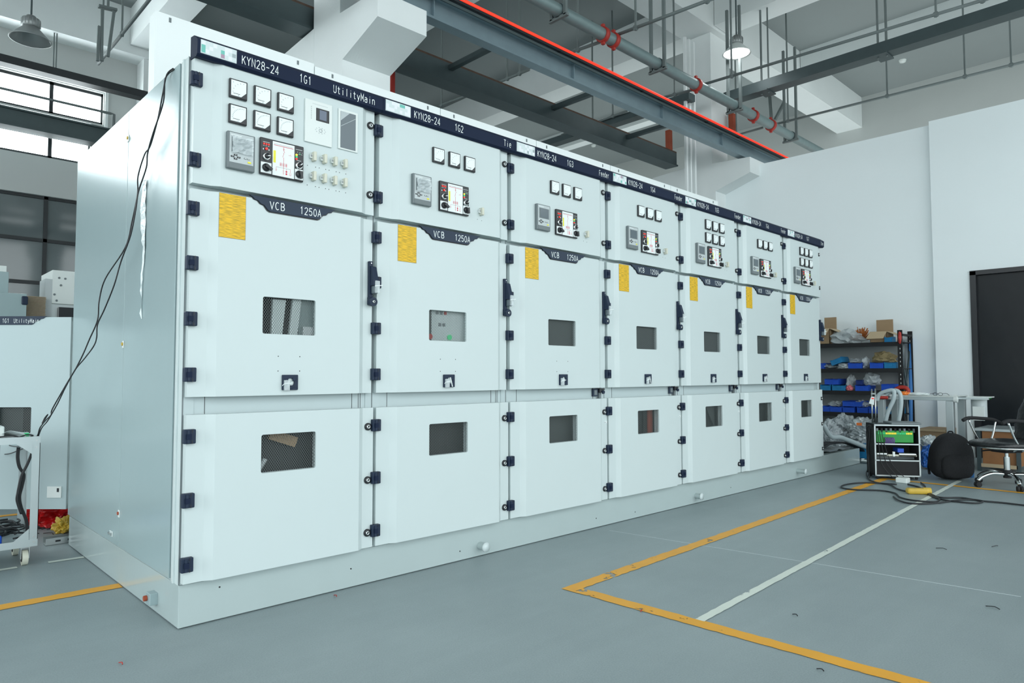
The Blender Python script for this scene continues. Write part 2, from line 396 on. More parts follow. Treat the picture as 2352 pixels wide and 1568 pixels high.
# ============================================================ SETTING
XW = 10.0; YB = 11.0; ZC = 7.9
G().box(-9.5, XW + .4, -9, YB + .4, -.2, 0, FLOORM).build('floor', kind='structure')
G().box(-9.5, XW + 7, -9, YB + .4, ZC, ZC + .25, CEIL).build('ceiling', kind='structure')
# right partition wall, lower than the roof, with a black door
g = G()
g.box(XW, XW + .3, -.42, 2.9, 0, 4.70, WALLW); g.box(XW - .08, XW + .3, -.86 , -.42, 0, 4.73, WALLW)
g.box(XW - .08, XW + .3, -3.4, -.86, 2.52, 4.73, WALLW); g.box(XW - .08, XW + .3, -9, -3.4, 0, 4.73, WALLW)
g.box(XW, XW + .3, 3.9, YB, 0, 4.70, WALLW)
g.build('wall_right', kind='structure')
G().box(16.6, 17, -9, YB + .4, 0, ZC, WALLG).build('wall_far', kind='structure')
g = G(); g.box(XW - .03, XW + .05, -3.38, -.88, 0, 2.49, DOORB)
d1 = g.build('door_1', kind='structure')
g = G(); g.box(XW - .10, XW - .03, -.93, -.86, 0, 2.52, BLACK); g.box(XW - .10, XW - .03, -3.4, -.86, 2.47, 2.53, BLACK); g.box(XW - .10, XW - .03, -3.4, -3.33, 0, 2.52, BLACK); g.build('door_frame', d1)
g = G(); g.box(XW - .10, XW - .03, -2.19, -2.11, 0, 2.47, BLACK); g.build('door_meeting_rail', d1)

# back wall with window bands
WX = [-13.1, -11.5, -9.9, -8.3, -6.7, -5.1, -3.5, -1.9, -.3, 1.35]
g = G()
g.box(-9.5, 2.15, YB, YB + .3, 6.34, ZC, WALLG); g.box(-9.5, 2.15, YB, YB + .3, 4.27, 4.95, WALLG); g.box(-9.5, 2.15, YB, YB + .3, 0, 2.05, WALLG)
g.box(2.15, XW + 7, YB, YB + .3, 0, ZC, WALLG); g.box(1.96, 2.15, YB, YB + .3, 2.05, 5.72, WALLG)
g.box(-9.5, 2.15, YB, YB + .3, 5.72, 5.75, WALLG)
g.build('wall_back', kind='structure')
wn = 0
def window_band(z0, z1, glass, x0, x1, step, tilt):
    global wn
    wn += 1
    x = x0; wn_ = wn
    e = G(); e.box(x0, x1, YB + .06, YB + .14, z0, z0 + .05, DKFR); e.box(x0, x1, YB + .06, YB + .14, z1 - .05, z1, DKFR)
    k = 0; xs = []
    while x <= x1 + .01:
        if x1 - x < .3: x = x1
        e.box(x - .03, x + .03, YB + .06, YB + .14, z0, z1, DKFR); xs.append(x); x += step
    if x1 - xs[-1] > .02: xs.append(x1); e.box(x1 - .03, x1 + .03, YB + .06, YB + .14, z0, z1, DKFR)
    if z1 - z0 > 1.5:
        for zz in (2.74, 3.49): e.box(x0, x1, YB + .06, YB + .14, zz - .03, zz + .03, DKFR)
    r = e.build('window_%d' % wn_, kind='structure')
    for a, b in zip(xs, xs[1:]):
        G().box(a + .03, b - .03, YB + .09, YB + .11, z0 + .05, z1 - .05, glass).build('pane', r)
    return r
window_band(5.75, 6.34, LITWIN, 1.345 - 13 * .782, 2.15, .782, 0)
window_band(4.95, 5.72, LITWIN, 1.345 - 13 * .782, 1.96, .782, 0)
window_band(2.05, 4.27, GLASSD, 1.315 - 8 * 1.33, 1.96, 1.33, 0)
g = G(); g.box(-9.5, 2.2, YB - .03, YB + .02, 6.36, 6.42, CONC); g.box(2.17, 2.22, YB - .03, YB + .02, 5.7, 6.42, CONC); g.build('trim_1', kind='structure')

# concrete ceiling beams
def cbeam(n, *a): G().box(*a, CONC).build('trim_%d' % n, kind='structure')
cbeam(2, -9.5, XW + 7, 2.75, 3.35, 7.15, ZC)
cbeam(3, -9.5, XW + 7, YB - .45, YB, 7.05, ZC)
for i, x in enumerate((-4.4, 2.45, 9.6)): cbeam(4 + i, x, x + .5, -9, 2.74, 7.2, ZC)
for i, x in enumerate((-4.4, 2.45, 9.6)): cbeam(8 + i, x, x + .5, 3.36, YB - .46, 7.2, ZC)
for i, x in enumerate((-.95, 6.1, 13.1)): cbeam(12 + i, x, x + .3, -9, 2.74, 7.45, ZC)
for i, x in enumerate((-.95, 6.1, 13.1)): cbeam(16 + i, x, x + .3, 3.36, YB - .46, 7.45, ZC)
cbeam(20, -9.5, XW + 7, -2.2, -1.9, 7.45, ZC - .001)

# columns with crane corbels
def column(x0, x1, label):
    r = empty('concrete_column', ((x0 + x1) / 2, 3.25, 0), label, 'column', 'white corbelled columns')
    r['kind'] = 'structure'
    g = G(); g.box(x0, x1, 2.8, 3.7, 0, 4.30, CONC); g.box(x0 + .002, x1 - .002, 2.86, 3.41, 4.3, 7.15, CONC); g.build('shaft', r)
    G().ext([(2.80, 4.30), (2.16, 4.50), (2.16, 4.76), (2.9, 4.80), (2.9, 4.30)], 'x', x0, x1, CONC).build('corbel', r)
    G().ext([(3.65, 4.30), (4.10, 4.50), (4.10, 4.80), (3.40, 4.84), (3.40, 4.30)], 'x', x0, x1, CONC).build('corbel', r)
    return r
column(2.39, 2.96, 'white concrete column with big slanted corbel rising behind the first two cabinets')
column(9.66, 10.2, 'far white concrete column with corbel at the end of the partition wall')
g = G(); g.box(-4.4, -3.9, YB - .4, YB, 0, 7.05, CONC); g.build('trim_30', kind='structure')
g = G(); g.box(2.7, 3.2, YB - .4, YB, 0, 7.05, CONC); g.build('trim_31', kind='structure')

# ============================================================ CEILING STEEL AND PIPES
def hbeam(g, x0, x1, yc, z0, h, wd, ma, top=None):
    g.box(x0, x1, yc - wd / 2, yc + wd / 2, z0, z0 + .025, ma); g.box(x0, x1, yc - wd / 2, yc + wd / 2, z0 + h - .025, z0 + h, top or ma)
    g.box(x0, x1, yc - .015, yc + .015, z0 + .025, z0 + h - .025, ma)
r = empty('crane_runway_beam', (4, 2.4, 4.80), 'grey blue steel runway beam with red conductor rail, resting on the near corbels', 'steel beam')
g = G(); hbeam(g, -6, 15, 2.35, 4.80, .25, .13, STEELB); g.build('beam_web', r)
g = G()
for x in (-2.1, .6, 3.15, 5.35, 7.3, 9.0): g.box(x, x + .012, 2.29, 2.335, 4.825, 5.025, STEELB)
g.build('stiffener', r)
g = G(); g.box(-6, 15, 2.30, 2.34, 5.05, 5.09, RUST); g.build('crane_rail', r)
g = G(); g.box(-6, 15, 2.215, 2.27, 5.045, 5.075, BLACK); g.box(-6, 15, 2.235, 2.25, 5.0, 5.03, STEELD); g.build('busbar_track', r)
g = G(); g.tube([(-6, 2.235, 5.10), (15, 2.235, 5.10)], .022, REDR, 10, 1); g.build('conductor_rail', r, label='bright red conductor rail')
g = G()
for x in (3.3, 5.0, 6.7, 8.4, 9.4): g.box(x, x + .03, 2.20, 2.34, 5.035, 5.045, BLACK)
g.build('rail_bracket', r)
r = empty('crane_runway_beam', (4, 3.57, 4.845), 'dark steel runway beam with a rusty rail behind the white columns', 'steel beam')
g = G(); g.box(-6, 9.5, 3.47, 3.67, 4.87, 5.09, STEELD); g.build('beam_web', r)
g = G(); g.box(-6, 9.5, 3.44, 3.70, 4.845, 4.87, STEELD); g.build('bottom_flange', r)
g = G(); g.box(-6, 9.5, 3.47, 3.54, 5.09, 5.115, RUST); g.build('crane_rail', r)
for i, x in enumerate((1.6, 4.28, 6.2, 8.0)):
    G().box(x, x + .07, 2.416, 3.469, 5.0, 5.06, STEELD).build('tie_bar', None, ['leftmost dark steel tie bar between the two runway beams', 'dark steel tie bar between the runway beams just right of the near column', 'dark steel tie bar between the runway beams, above cabinet 1G2 and 1G3', 'rightmost dark steel tie bar between the two runway beams'][i], 'steel bar', 'tie bars between the runway beams')
# window-side beam and cable tray
r = empty('crane_runway_beam', (-5, 10.2, 5.3), 'dark steel runway beam crossing in front of the daylit windows', 'steel beam')
g = G(); hbeam(g, -12, XW, 10.3, 5.14, .30, .30, STEELD); g.box(-12, XW, 10.2, 10.29, 5.16, 5.42, STEELD); g.build('beam_web', r)
g = G(); g.box(-12, XW, 10.27, 10.33, 5.44, 5.48, RUST); g.build('crane_rail', r)
g = G(); g.box(-12, XW, 9.4, 9.6, 5.86, 5.98, DKFR); g.build('cable_tray', None, 'dark metal cable tray running above the daylit windows', 'cable tray')
zp = at(130, 232, y=9.9).z; xp = at(262, 258, y=9.9).x; g = G(); g.tube([(-8, 9.9, zp), (xp - .05, 9.9, zp), (xp, 9.9, zp), (xp, 9.9, zp - .35)], .022, PIPES, 8, 1); g.build('water_pipe', None, 'thin grey pipe across the daylit windows ending in an elbow', 'pipe')
# big galvanised pipe
r = empty('fire_main_pipe', (6, 2.25, 5.5), 'thick grey galvanised pipe with red couplings running under the ceiling', 'pipe')
g = G(); g.cyl((-4, 2.23, 5.55), (14, 2.23, 5.55), .078, PIPE, 20); g.build('pipe_run', r)
for x in (5.86, 6.08, 8.12, 9.95, 10.6):
    g = G(); g.lathe([(.079, -.03), (.10, -.03), (.10, .03), (.079, .03)], (x, 2.23, 5.55), REDC, 20, 'x'); g.box(x - .02, x + .02, 2.21, 2.25, 5.64, 5.69, REDC); g.box(x - .02, x + .02, 2.21, 2.25, 5.42, 5.46, REDC); g.build('red_coupling', r, label='red pipe coupling')
for x in (5.0, 7.1, 9.3, 11.4):
    g = G(); g.lathe([(.079, -.02), (.087, -.02), (.087, .02), (.079, .02)], (x, 2.23, 5.55), STEELD, 16, 'x')
    g.bar((x, 2.12, 5.46), (x, 2.12, 7.2), .04, .04, PIPES); g.bar((x, 2.34, 5.46), (x, 2.34, 7.2), .04, .04, PIPES); g.box(x - .02, x + .02, 2.08, 2.38, 5.44, 5.475, PIPES); g.build('pipe_hanger', r)
# branch sprinkler pipes across the bay
def branch(p, q, label, hang, rr=.022):
    r = empty('sprinkler_pipe', ((p[0] + q[0]) / 2, (p[1] + q[1]) / 2, p[2]), label, 'pipe', 'thin sprinkler branch pipes')
    g = G(); g.tube([p, q], rr, PIPES, 8, 1); g.build('pipe_run', r)
    for t in hang:
        c = Vector(p).lerp(Vector(q), t); g = G(); g.bar(c, (c.x, c.y, 7.9), .022, .022, PIPES); g.cyl(c - Vector((.02, 0, 0)), c + Vector((.02, 0, 0)), rr * 1.6, PIPES, 8); g.build('hanger_rod', r)
    return r
bq = lambda x0, y0, x1, y1, z, lab, h, rr=.022: branch(tuple(at(x0, y0, z=z)), tuple(at(x1, y1, z=z)), lab, h, rr)
bq(1412, 82, 1650, -8, 5.62, 'thin grey branch pipe leaving the thick pipe at its first red coupling', (.22, .9))
bq(1388, 93, 1270, 135, 5.5, 'thin grey branch pipe passing behind the red conductor rail', (.5,))
bq(1612, 195, 2352, -28, 5.7, 'long thin grey branch pipe in front of the dark cable duct', (.12, .78, .9))
bq(1596, 205, 1520, 225, 5.6, 'short grey branch pipe left of the second red coupling', (.6,))
bq(1762, 290, 2360, 140, 5.7, 'thin grey branch pipe nearest the white partition wall', (.1, .52, .8, .95))
bq(1685, 313, 1752, 293, 5.6, 'short grey branch pipe behind the thick pipe near the wall', (.1,))
bq(1215, 160, 1080, 216, 5.9, 'thin grey branch pipe between the two runway beams in the far bay', (.15, .35))
bq(1440, 255, 1290, 310, 5.9, 'thin grey branch pipe far behind, between the two runway beams', (.2, .5))
bq(1075, 218, 1008, 243, 5.9, 'thin grey branch pipe just above cabinet 1G2 in the far bay', (.9,))
branch((1.46, 5.2, 5.8), (1.46, 8.35, 5.8), 'thin grey pipe with an open end above the first cabinet, far bay', (.6, .93))
# dark cable ducts high up
r = empty('cable_duct', (9.7, 0, 5.8), 'long dark perforated cable duct crossing under the ceiling at the right', 'cable duct')
g = G(); g.box(9.62, 9.85, -7, 2.6, 5.80, 5.97, STEELD); g.build('duct_body', r)
for i, y in enumerate((1.95, .15, -2.0)):
    g = G(); g.bar((9.70, y, 5.76), (9.70, y, 7.9), .025, .025, PIPES); g.bar((9.70, y - .12, 5.76), (9.70, y - .12, 7.9), .02, .02, PIPES); g.box(9.58, 9.9, y - .15, y + .03, 5.78, 5.80, STEELD); g.build('hanger_rod', r)
g = G(); g.box(9.0, 9.2, 2.9, 10.5, 5.78, 5.90, STEELD); g.build('cable_duct', None, 'dark cable duct in the far bay left of the far column', 'cable duct')
# ceiling frame hanging at the left
r = empty('hanging_bracket', (1.3, 7.4, 5.8), 'grey hanging steel bracket with twin rods above the first cabinet', 'bracket')
g = G()
for (a, b, c, d) in ((235, 20, 233, 140), (262, 25, 248, 130), (228, 60, 224, 140)):
    g = G(); g.bar(at(a, b, y=7.4), at(c, d, y=7.4), .035, .035, PIPES); g.build('rod', r)
g = G(); g.bar(at(226, 14, y=7.4), at(268, 24, y=7.4), .08, .03, PIPES); g.build('mounting_plate', r)
a = at(248, 18, y=7.4); g = G(); g.bar(a, (a.x, a.y, 7.9), .03, .03, PIPES); g.build('ceiling_rod', r)
for i, (px, py, pz) in enumerate(((125, 75, 170), (131, 77, 172))):
    a = at(px, py, y=10.62); b = at(px - 3, pz, y=10.62); g = G(); g.bar((a.x, a.y, 7.06), b, .018, .018, PIPES); g.build('hanger_rod', None, 'pair of thin grey rods hanging over the dark cable tray above the windows', 'rod', 'paired hanger rods over the window tray')
for (a, b, lab) in ((at(1768, 222, z=ZC), at(1772, 278, x=at(1768, 222, z=ZC).x), 'short vertical steel brace hanging left of the slanted brace near the wall'), (at(1812, 214, z=ZC), at(1780, 275, x=at(1812, 214, z=ZC).x), 'slanted steel brace hanging from the ceiling near the white wall')):
    g = G(); g.bar(a, b, .07, .05, PIPES); g.build('pipe_brace', None, lab, 'brace')
# red painted posts and white conduits by the far column
for (px, y0, y1, lab) in ((1687, 262, 320, 'dark red steel post between the two ends of the far runway'), (1542, 300, 356, 'dark red steel post standing on the end of the dark runway beam')):
    a = at(px - 5, y1, y=2.75 if px > 1600 else 3.7); b = at(px - 6, y0, y=2.75 if px > 1600 else 3.7)
    g = G(); g.bar(a, b, .09, .09, ORNG); g.build('red_post', None, lab, 'post')
a = at(901, 215, y=3.9)
zt = at(901, 160, y=3.9).z; g = G(); g.cyl((a.x, 3.9, 0), (a.x, 3.9, zt), .035, REDC, 12); g.build('red_riser_pipe', None, 'red riser pipe just right of the near concrete column', 'pipe')
for i, px in enumerate((1577, 1586, 1596)):
    a = at(px, 400, y=3.0); g = G(); g.bar((a.x, 3.0, 2.0), (a.x, 3.0, 6.9), .05, .04, CONC); g.build('wall_conduit', None, 'white conduit of a set of three running up beside the far column', 'conduit', 'white conduits beside the far column')
# pendant lamps
def lamp(c, top, lit, label, sc=1.0):
    r = empty('pendant_lamp', c, label, 'lamp', None)
    c = Vector(c); k = sc
    g = G(); g.lathe([(.075 * k, .16 * k), (.085 * k, .155 * k), (.215 * k, .01 * k), (.225 * k, 0), (.215 * k, -.002), (.08 * k, .145 * k)], c, LAMPM if not lit else OFFW, 32); g.build('lamp_shade', r)
    g = G(); g.lathe([(.001, .30 * k), (.05 * k, .30 * k), (.055 * k, .27 * k), (.10 * k, .26 * k), (.10 * k, .17 * k), (.085 * k, .155 * k), (.001, .155 * k)], c, LAMPM, 24)
    for a in range(16): g.box(c.x + .1 * k * math.cos(a * PI / 8) - .004, c.x + .1 * k * math.cos(a * PI / 8) + .004, c.y + .1 * k * math.sin(a * PI / 8) - .004, c.y + .1 * k * math.sin(a * PI / 8) + .004, c.z + .17 * k, c.z + .25 * k, LAMPM)
    g.build('heat_sink', r)
    g = G(); g.lathe([(.001, .02 * k), (.205 * k, .012 * k)] if lit else [(.001, .14 * k), (.08 * k, .14 * k)], c, LAMPON if lit else LAMPI, 32); g.build('diffuser', r)
    g = G(); g.cyl(c + Vector((0, 0, .3 * k)), (c.x, c.y, top), .012, STEELD, 8); g.build('suspension_rod', r)
    if lit:
        l = bpy.data.lights.new('lamp_light', 'SPOT'); l.energy = 6; l.spot_size = 2.4; l.shadow_soft_size = .18; l.color = (.92, 1, 1)
        o = bpy.data.objects.new('lamp_light', l); COL.objects.link(o); o.location = (0, 0, -.02); o.parent = r
    return r
p = at(1692, 124, x=9.1); lamp((9.1, p.y, p.z), 7.2 + .7, True, 'lit white pendant high bay lamp under the ceiling at the right', 1.0)
p = at(70, 92, z=5.75); lamp(tuple(p), ZC, False, 'unlit grey pendant high bay lamp at the upper left', 1.12)
# smoke detectors and ceiling bits
for i, (px, py) in enumerate(((1143, 252), (1363, 333), (2073, 138))):
    p = at(px, py, z=ZC); g = G(); g.lathe([(.001, -.06), (.06, -.05), (.075, 0)], p, OFFW, 16); g.build('smoke_detector', None, ['small round detector on the ceiling above cabinet 1G2', 'small round detector on the ceiling above cabinet 1G4', 'small round detector on the ceiling above the white wall'][i], 'detector')

# ============================================================ PLINTH
PX1 = 8.15
r = empty('base_plinth', (4, 1.06, 0), 'long light grey steel plinth under the row of cabinets', 'plinth')
G().box(0, PX1, 0, 2.12, 0.004, .193, PLINTH, .003).build('plinth_box', r)
for x, z in ((1.781, .066), (4.289, .068), (6.332, .085)):
    g = G(); g.cyl((x, .002, z), (x, -.05 if x < 6 else -.09, z), .024, PLINTH, 20); g.lathe([(.024, 0), (.03, -.004), (.03, -.014), (.001, -.016)], (x, -.05 if x < 6 else -.085, z), PAINT, 20, 'y'); g.build('lifting_lug', r)
g = G(); g.box(-.035, .002, .28, .34, .045, .10, PAINTS, .003); g.cyl((-.05, .325, .073), (-.036, .325, .073), .013, ORNG, 10); g.build('side_lifting_lug', r)
g = G()
for x, z in ((.18, .15), (.87, .10), (1.62, .06), (2.92, .07), (3.4, .05), (4.9, .07)): g.cyl((x, .001, z), (x, -.002, z), .004, BLACK, 8)
g.build('screw_hole', r)

# ============================================================ SWITCHGEAR CABINETS
B = [0, .99, 2.003, 3.022, 4.022, 5.035, 5.998, 6.955]
DP = 2.12; ZB = .195


def hinge():
    g = G(); g.box(-.026, .026, -.030, 0, -.032, .032, HING, .004); g.cyl((-.006, -.031, -.028), (-.006, -.031, .028), .008, HING, 12)
    g.box(.008, .011, -.0315, -.029, -.032, -.018, BLACK); g.box(.008, .011, -.0315, -.029, .018, .032, BLACK)
    g.box(-.016, .004, -.0405, -.03, -.012, .012, NAVY); return g


def camlock():
    g = G(); g.lathe([(.020, 0), (.020, -.008), (.016, -.011), (.012, -.011)], (0, 0, 0), BLACK, 20, 'y'); g.lathe([(.012, -.009), (.011, -.014), (.005, -.014), (.004, -.008)], (0, 0, 0), METAL, 16, 'y'); g.lathe([(.005, -.012), (.001, -.012)], (0, 0, 0), BLACK, 8, 'y'); return g


def meter_body():
    g = G(); w2 = .0425; h2 = .045
    g.box(-w2, w2, -.014, 0, -h2, h2, BLACK, .003)
    g.ext([(w2 - .004, -h2 + .004), (w2 - .004, -h2 + .034), (w2 - .036, -h2 + .004)], 'y', -.0165, -.013, BLACK); return g


def meter_dial(kind):
    def f():
        g = G(); w2 = .0355; h2 = .038
        g.ext([(-w2, -h2 + .002), (w2 - .024, -h2 + .002), (w2, -h2 + .026), (w2, h2), (-w2, h2)], 'y', -.0165, -.012, WHT)
        n = 11 if kind else 6
        for i in range(n):
            a = math.radians(178 - i * (88 if not kind else 92) / (n - 1) - 1); r0 = .047
            cx, cz = .022, -.020
            x, z = cx + r0 * math.cos(a), cz + r0 * math.sin(a)
            if abs(x) > w2 - .004 or z > h2 - .004: r0 = .04; x, z = cx + r0 * math.cos(a), cz + r0 * math.sin(a)
            g.bar((x, -.017, z), (x + .005 * math.cos(a), -.017, z + .005 * math.sin(a)), .0008, .0012, GREYF)
        g.box(-.026, .006, -.0172, -.016, -.0255, -.0235, BLACK); g.text('kV' if kind else 'A', (-.028, -.0172, .024), .008 if kind else .004, .006, GREYF)
        g.text('kV' if kind else 'A', (-.004, -.0172, -.034), .006, .005, GREYF)
        return g
    return f


def relay_body():
    g = G(); g.box(-.066, .066, -.022, 0, -.0875, .0875, GREYF, .004); g.box(-.056, .058, -.0232, -.02, -.058, .082, GREYL, .001)
    g.box(-.056, .058, -.0232, -.02, -.084, -.062, GREYF); g.box(-.05, .0, -.0238, -.023, .070, .073, WHT); return g


def relay_screen(film):
    def f():
        g = G(); g.box(-.046, .050, -.0248, -.0228, -.008, .062, GREYF, .001); g.box(-.036, .040, -.0256, -.024, -.002, .056, LCD)
        if film:
            rnd = random.Random(4); n = 9; v = []
            for i in range(n):
                for j in range(n): v.append((-.046 + .098 * i / (n - 1), -.030 - rnd.random() * .010, -.012 + .076 * j / (n - 1) + rnd.uniform(-.003, .003)))
            g.add(v, [(i * n + j, i * n + j + 1, (i + 1) * n + j + 1, (i + 1) * n + j) for i in range(n - 1) for j in range(n - 1)], FILM)
        return g
    return f


def relay_keys():
    g = G()
    for x, z in ((-.028, -.022), (-.042, -.031), (-.013, -.031), (-.028, -.040)):
        g.box(x - .008, x + .008, -.0262, -.023, z - .0035, z + .0035, BLACK, .0008); g.box(x - .002, x + .002, -.0266, -.026, z - .001, z + .001, WHT)
    for x in (.018, .034): g.box(x - .006, x + .006, -.0262, -.023, -.033, -.027, GREYF, .0008); g.box(x - .004, x + .004, -.0265, -.026, -.0315, -.0285, OFFW)
    g.box(.030, .046, -.0262, -.023, -.050, -.042, YELL, .001); return g


def mimic():
    g = G(); W2 = .1125; H2 = .09
    g.box(-W2, W2, -.016, 0, -H2, H2, BLACK, .004)
    g.box(-.051, .062, -.0172, -.015, -.084, .083, WHT, .001)
    y = -.0178
    def hb(x0, x1, z0, z1, ma=RED): g.box(x0, x1, y, -.017, z0, z1, ma)
    for i in range(14): hb(-.043 + i * .0068, -.039 + i * .0068, .0705, .0725, GREYF)
    hb(-.045, .055, .064, .0665)
    hb(.0045, .006, .045, .064); hb(.0045, .006, .028, .036); hb(.0045, .006, -.045, .012)
    hb(.001, .0095, .054, .0555); hb(.001, .0095, .049, .0505)
    g.bar((.005, y, .028), (.0, y, .012), .0008, .0016, RED); g.bar((.005, y, .046), (.011, y, .036), .0008, .0014, RED)
    for dx in (-.014, .0, .014):
        for k in range(3): hb(.001 + dx + k * .0035, .0022 + dx + k * .0035, -.034, -.016)
        hb(-.0005 + dx, .010 + dx, -.0255, -.0245)
    hb(-.032, .040, -.0415, -.0405, GREYF)
    hb(-.033, -.0318, -.062, -.041); hb(-.037, -.028, -.055, -.054); hb(-.035, -.030, -.060, -.059)
    hb(.0045, .0058, -.075, -.041); hb(.001, .009, -.056, -.0548); hb(.002, .008, -.066, -.0648)
    hb(.020, .0212, -.072, -.041); hb(.0165, .0247, -.060, -.052); hb(.0165, .0247, -.072, -.064)
    hb(.040, .0412, -.058, -.041); hb(.036, .037, -.072, -.058); hb(.044, .045, -.072, -.058); hb(.036, .045, -.072, -.071)
    hb(.030, .048, .028, .029); hb(.039, .040, .029, .034)
    g.box(-.047, -.035, -.0185, -.017, -.022, .038, YELL, .0008)
    for x in (-.095, -.083, -.071): g.box(x - .004, x + .004, -.0195, -.015, .055, .063, REDL, .001); g.box(x - .004, x + .003, -.0168, -.0155, .050, .0515, WHT)
    g.box(-.100, -.066, -.0168, -.0155, .068, .0695, WHT); g.box(.068, .104, -.0168, -.0155, .068, .0695, WHT)
    g.cyl((-.083, -.015, .036), (-.083, -.023, .036), .006, REDL, 12)
    g.box(-.100, -.095, -.0168, -.0155, .030, .036, WHT); g.box(-.072, -.067, -.0168, -.0155, .030, .036, WHT)
    for z, q in ((.040, YELI), (.030, GRNL), (.020, REDL)): g.cyl((.072, -.015, z), (.072, -.021, z), .0055, q, 12)
    for x in (.078, .090, .102): g.cyl((x, -.015, .056), (x, -.018, .056), .002, GREYL, 8)
    g.cyl((.090, -.015, .048), (.090, -.018, .048), .003, GRNL, 8)
    for x in (.084, .096): g.box(x, x + .008, -.0168, -.0155, .046, .0475, WHT)
    g.box(.074, .098, -.0168, -.0155, .013, .0145, WHT)
    g.box(-.109, -.056, -.0175, -.015, -.082, -.030, WHT, .001); g.box(.066, .109, -.0175, -.015, -.082, -.030, WHT, .001)
    return g


def selknob(ang):
    def f():
        g = G(); g.lathe([(.019, 0), (.019, -.006), (.0165, -.010), (.0125, -.010)], (0, 0, 0), CHROME, 24, 'y'); g.lathe([(.0135, -.003), (.0125, -.017), (.001, -.018)], (0, 0, 0), BLACK, 20, 'y')
        a = math.radians(ang); c, s_ = math.cos(a), math.sin(a)
        g.bar((0, -.020, 0), (.013 * c, -.020, .013 * s_), .005, .004, WHT); g.bar((-.010 * c, -.018, -.010 * s_), (.011 * c, -.018, .011 * s_), .006, .008, BLACK); return g
    return f


def rotsw(ang):
    def f():
        g = G(); g.lathe([(.019, 0), (.019, -.008), (.016, -.013), (.001, -.013)], (0, 0, 0), BLACK, 24, 'y')
        a = math.radians(ang); c, s_ = math.cos(a), math.sin(a)
        g.ext([(-.011 * c - .008 * s_, -.011 * s_ + .008 * c), (.024 * c - .005 * s_, .024 * s_ + .005 * c), (.024 * c + .005 * s_, .024 * s_ - .005 * c), (-.011 * c + .008 * s_, -.011 * s_ - .008 * c)], 'y', -.030, -.012, BLACK); return g
    return f


def toggle():
    g = G(); g.box(.000, .017, -.030, 0, -.024, .024, CREAM, .004); g.box(-.012, .002, -.014, 0, -.010, .012, OFFW, .002); g.box(-.010, -.004, -.018, -.012, -.003, .008, PUTTY, .001); return g


def latch_handle():
    g = G(); g.box(-.012, .012, -.018, 0, -.095, .105, HING, .003)
    g.ext([(-.018, .078), (-.030, .072), (-.052, .0), (-.052, -.03), (-.018, -.03)], 'x', -.006, .026, HING)
    for z in (.094, .062, .046, -.005): g.cyl((0, -.017, z), (0, -.021, z), .0035, METAL, 10)
    g.box(-.002, .026, -.050, -.020, -.075, -.03, LCD, .006); g.cyl((.004, -.018, -.118), (.004, -.040, -.118), .024, HING, 20); g.box(-.014, .02, -.022, 0, -.135, -.09, HING, .004)
    g.lathe([(.009, -.041), (.009, -.045), (.004, -.045)], (.004, 0, -.118), METAL, 16, 'y'); return g


def key_bag():
    g = G(); g.box(.002, .030, -.062, -.050, -.072, -.004, FILM, .004); g.bar((-.004, -.064, -.036), (.044, -.064, -.028), .003, .004, WHT); return g


def selector_lock():
    g = G(); g.holed(rrect(-.040, .040, -.0375, .0375, .004), [(.020 * math.cos(2 * PI * i / 18), .020 * math.sin(2 * PI * i / 18)) for i in range(18)], -.012, 0, HING)
    g.lathe([(.021, -.006), (.001, -.006)], (0, 0, 0), PAINT, 18, 'y')
    for a in (40, 160, 280):
        c, s_ = math.cos(math.radians(a)), math.sin(math.radians(a)); g.box(.023 * c - .008, .023 * c + .008, -.018, -.010, .023 * s_ - .008, .023 * s_ + .008, HING, .002)
    g.box(-.020, .034, -.016, -.011, -.036, -.026, HING, .001); return g


def lock_tag(i):
    def f():
        g = G(); g.box(-.036, -.008, -.026, -.012, -.040, .012, FILM, .003); g.bar((-.042, -.028, -.008), (.004, -.028, -.002), .002, .003, WHT); g.bar((-.042, -.028, -.008), (-.05, -.028, -.016), .002, .002, WHT)
        if i % 2: g.bar((-.004, -.024, .02), (.012, -.024, -.034), .004, .006, WHT)
        return g
    return f


def digital():
    g = G(); g.box(-.076, .076, -.010, 0, -.111, .111, OFFW, .002); g.box(-.016, .058, -.0125, -.009, .010, .076, BLACK, .002)
    for i in range(7): g.box(-.044, -.041, -.0108, -.009, .014 + i * .010, .017 + i * .010, GREYF)
    for i in range(16): g.box(-.036 + i * .0055, -.033 + i * .0055, -.0106, -.009, .092, .095, GREYL)
    for k in range(10):
        a = 2 * PI * k / 10; g.box(.010 + .027 * math.cos(a) - .003, .010 + .027 * math.cos(a) + .003, -.0112, -.009, -.038 + .015 * math.sin(a) - .0015, -.038 + .015 * math.sin(a) + .0015, GREYL)
    g.lathe([(.010, -.010), (.010, -.0115), (.007, -.0115)], (.010, 0, -.038), GREYL, 16, 'y'); return g


def iplate():
    g = G(); g.box(-.058, .058, -.008, 0, -.108, .108, OFFW, .002); return g


def plate_shape(x0, x1, zt, zb):
    L = x1 - x0; h = zt - zb; q = [(0, 0), (.035, -.12), (.055, -.27), (.095, -.33), (.12, -.52), (.16, -.60), (.20, -.92), (.225, -1)]
    return [(x0 + a * L, zt + b * h) for a, b in q] + [(x1 - a * L, zt + b * h) for a, b in reversed(q)]


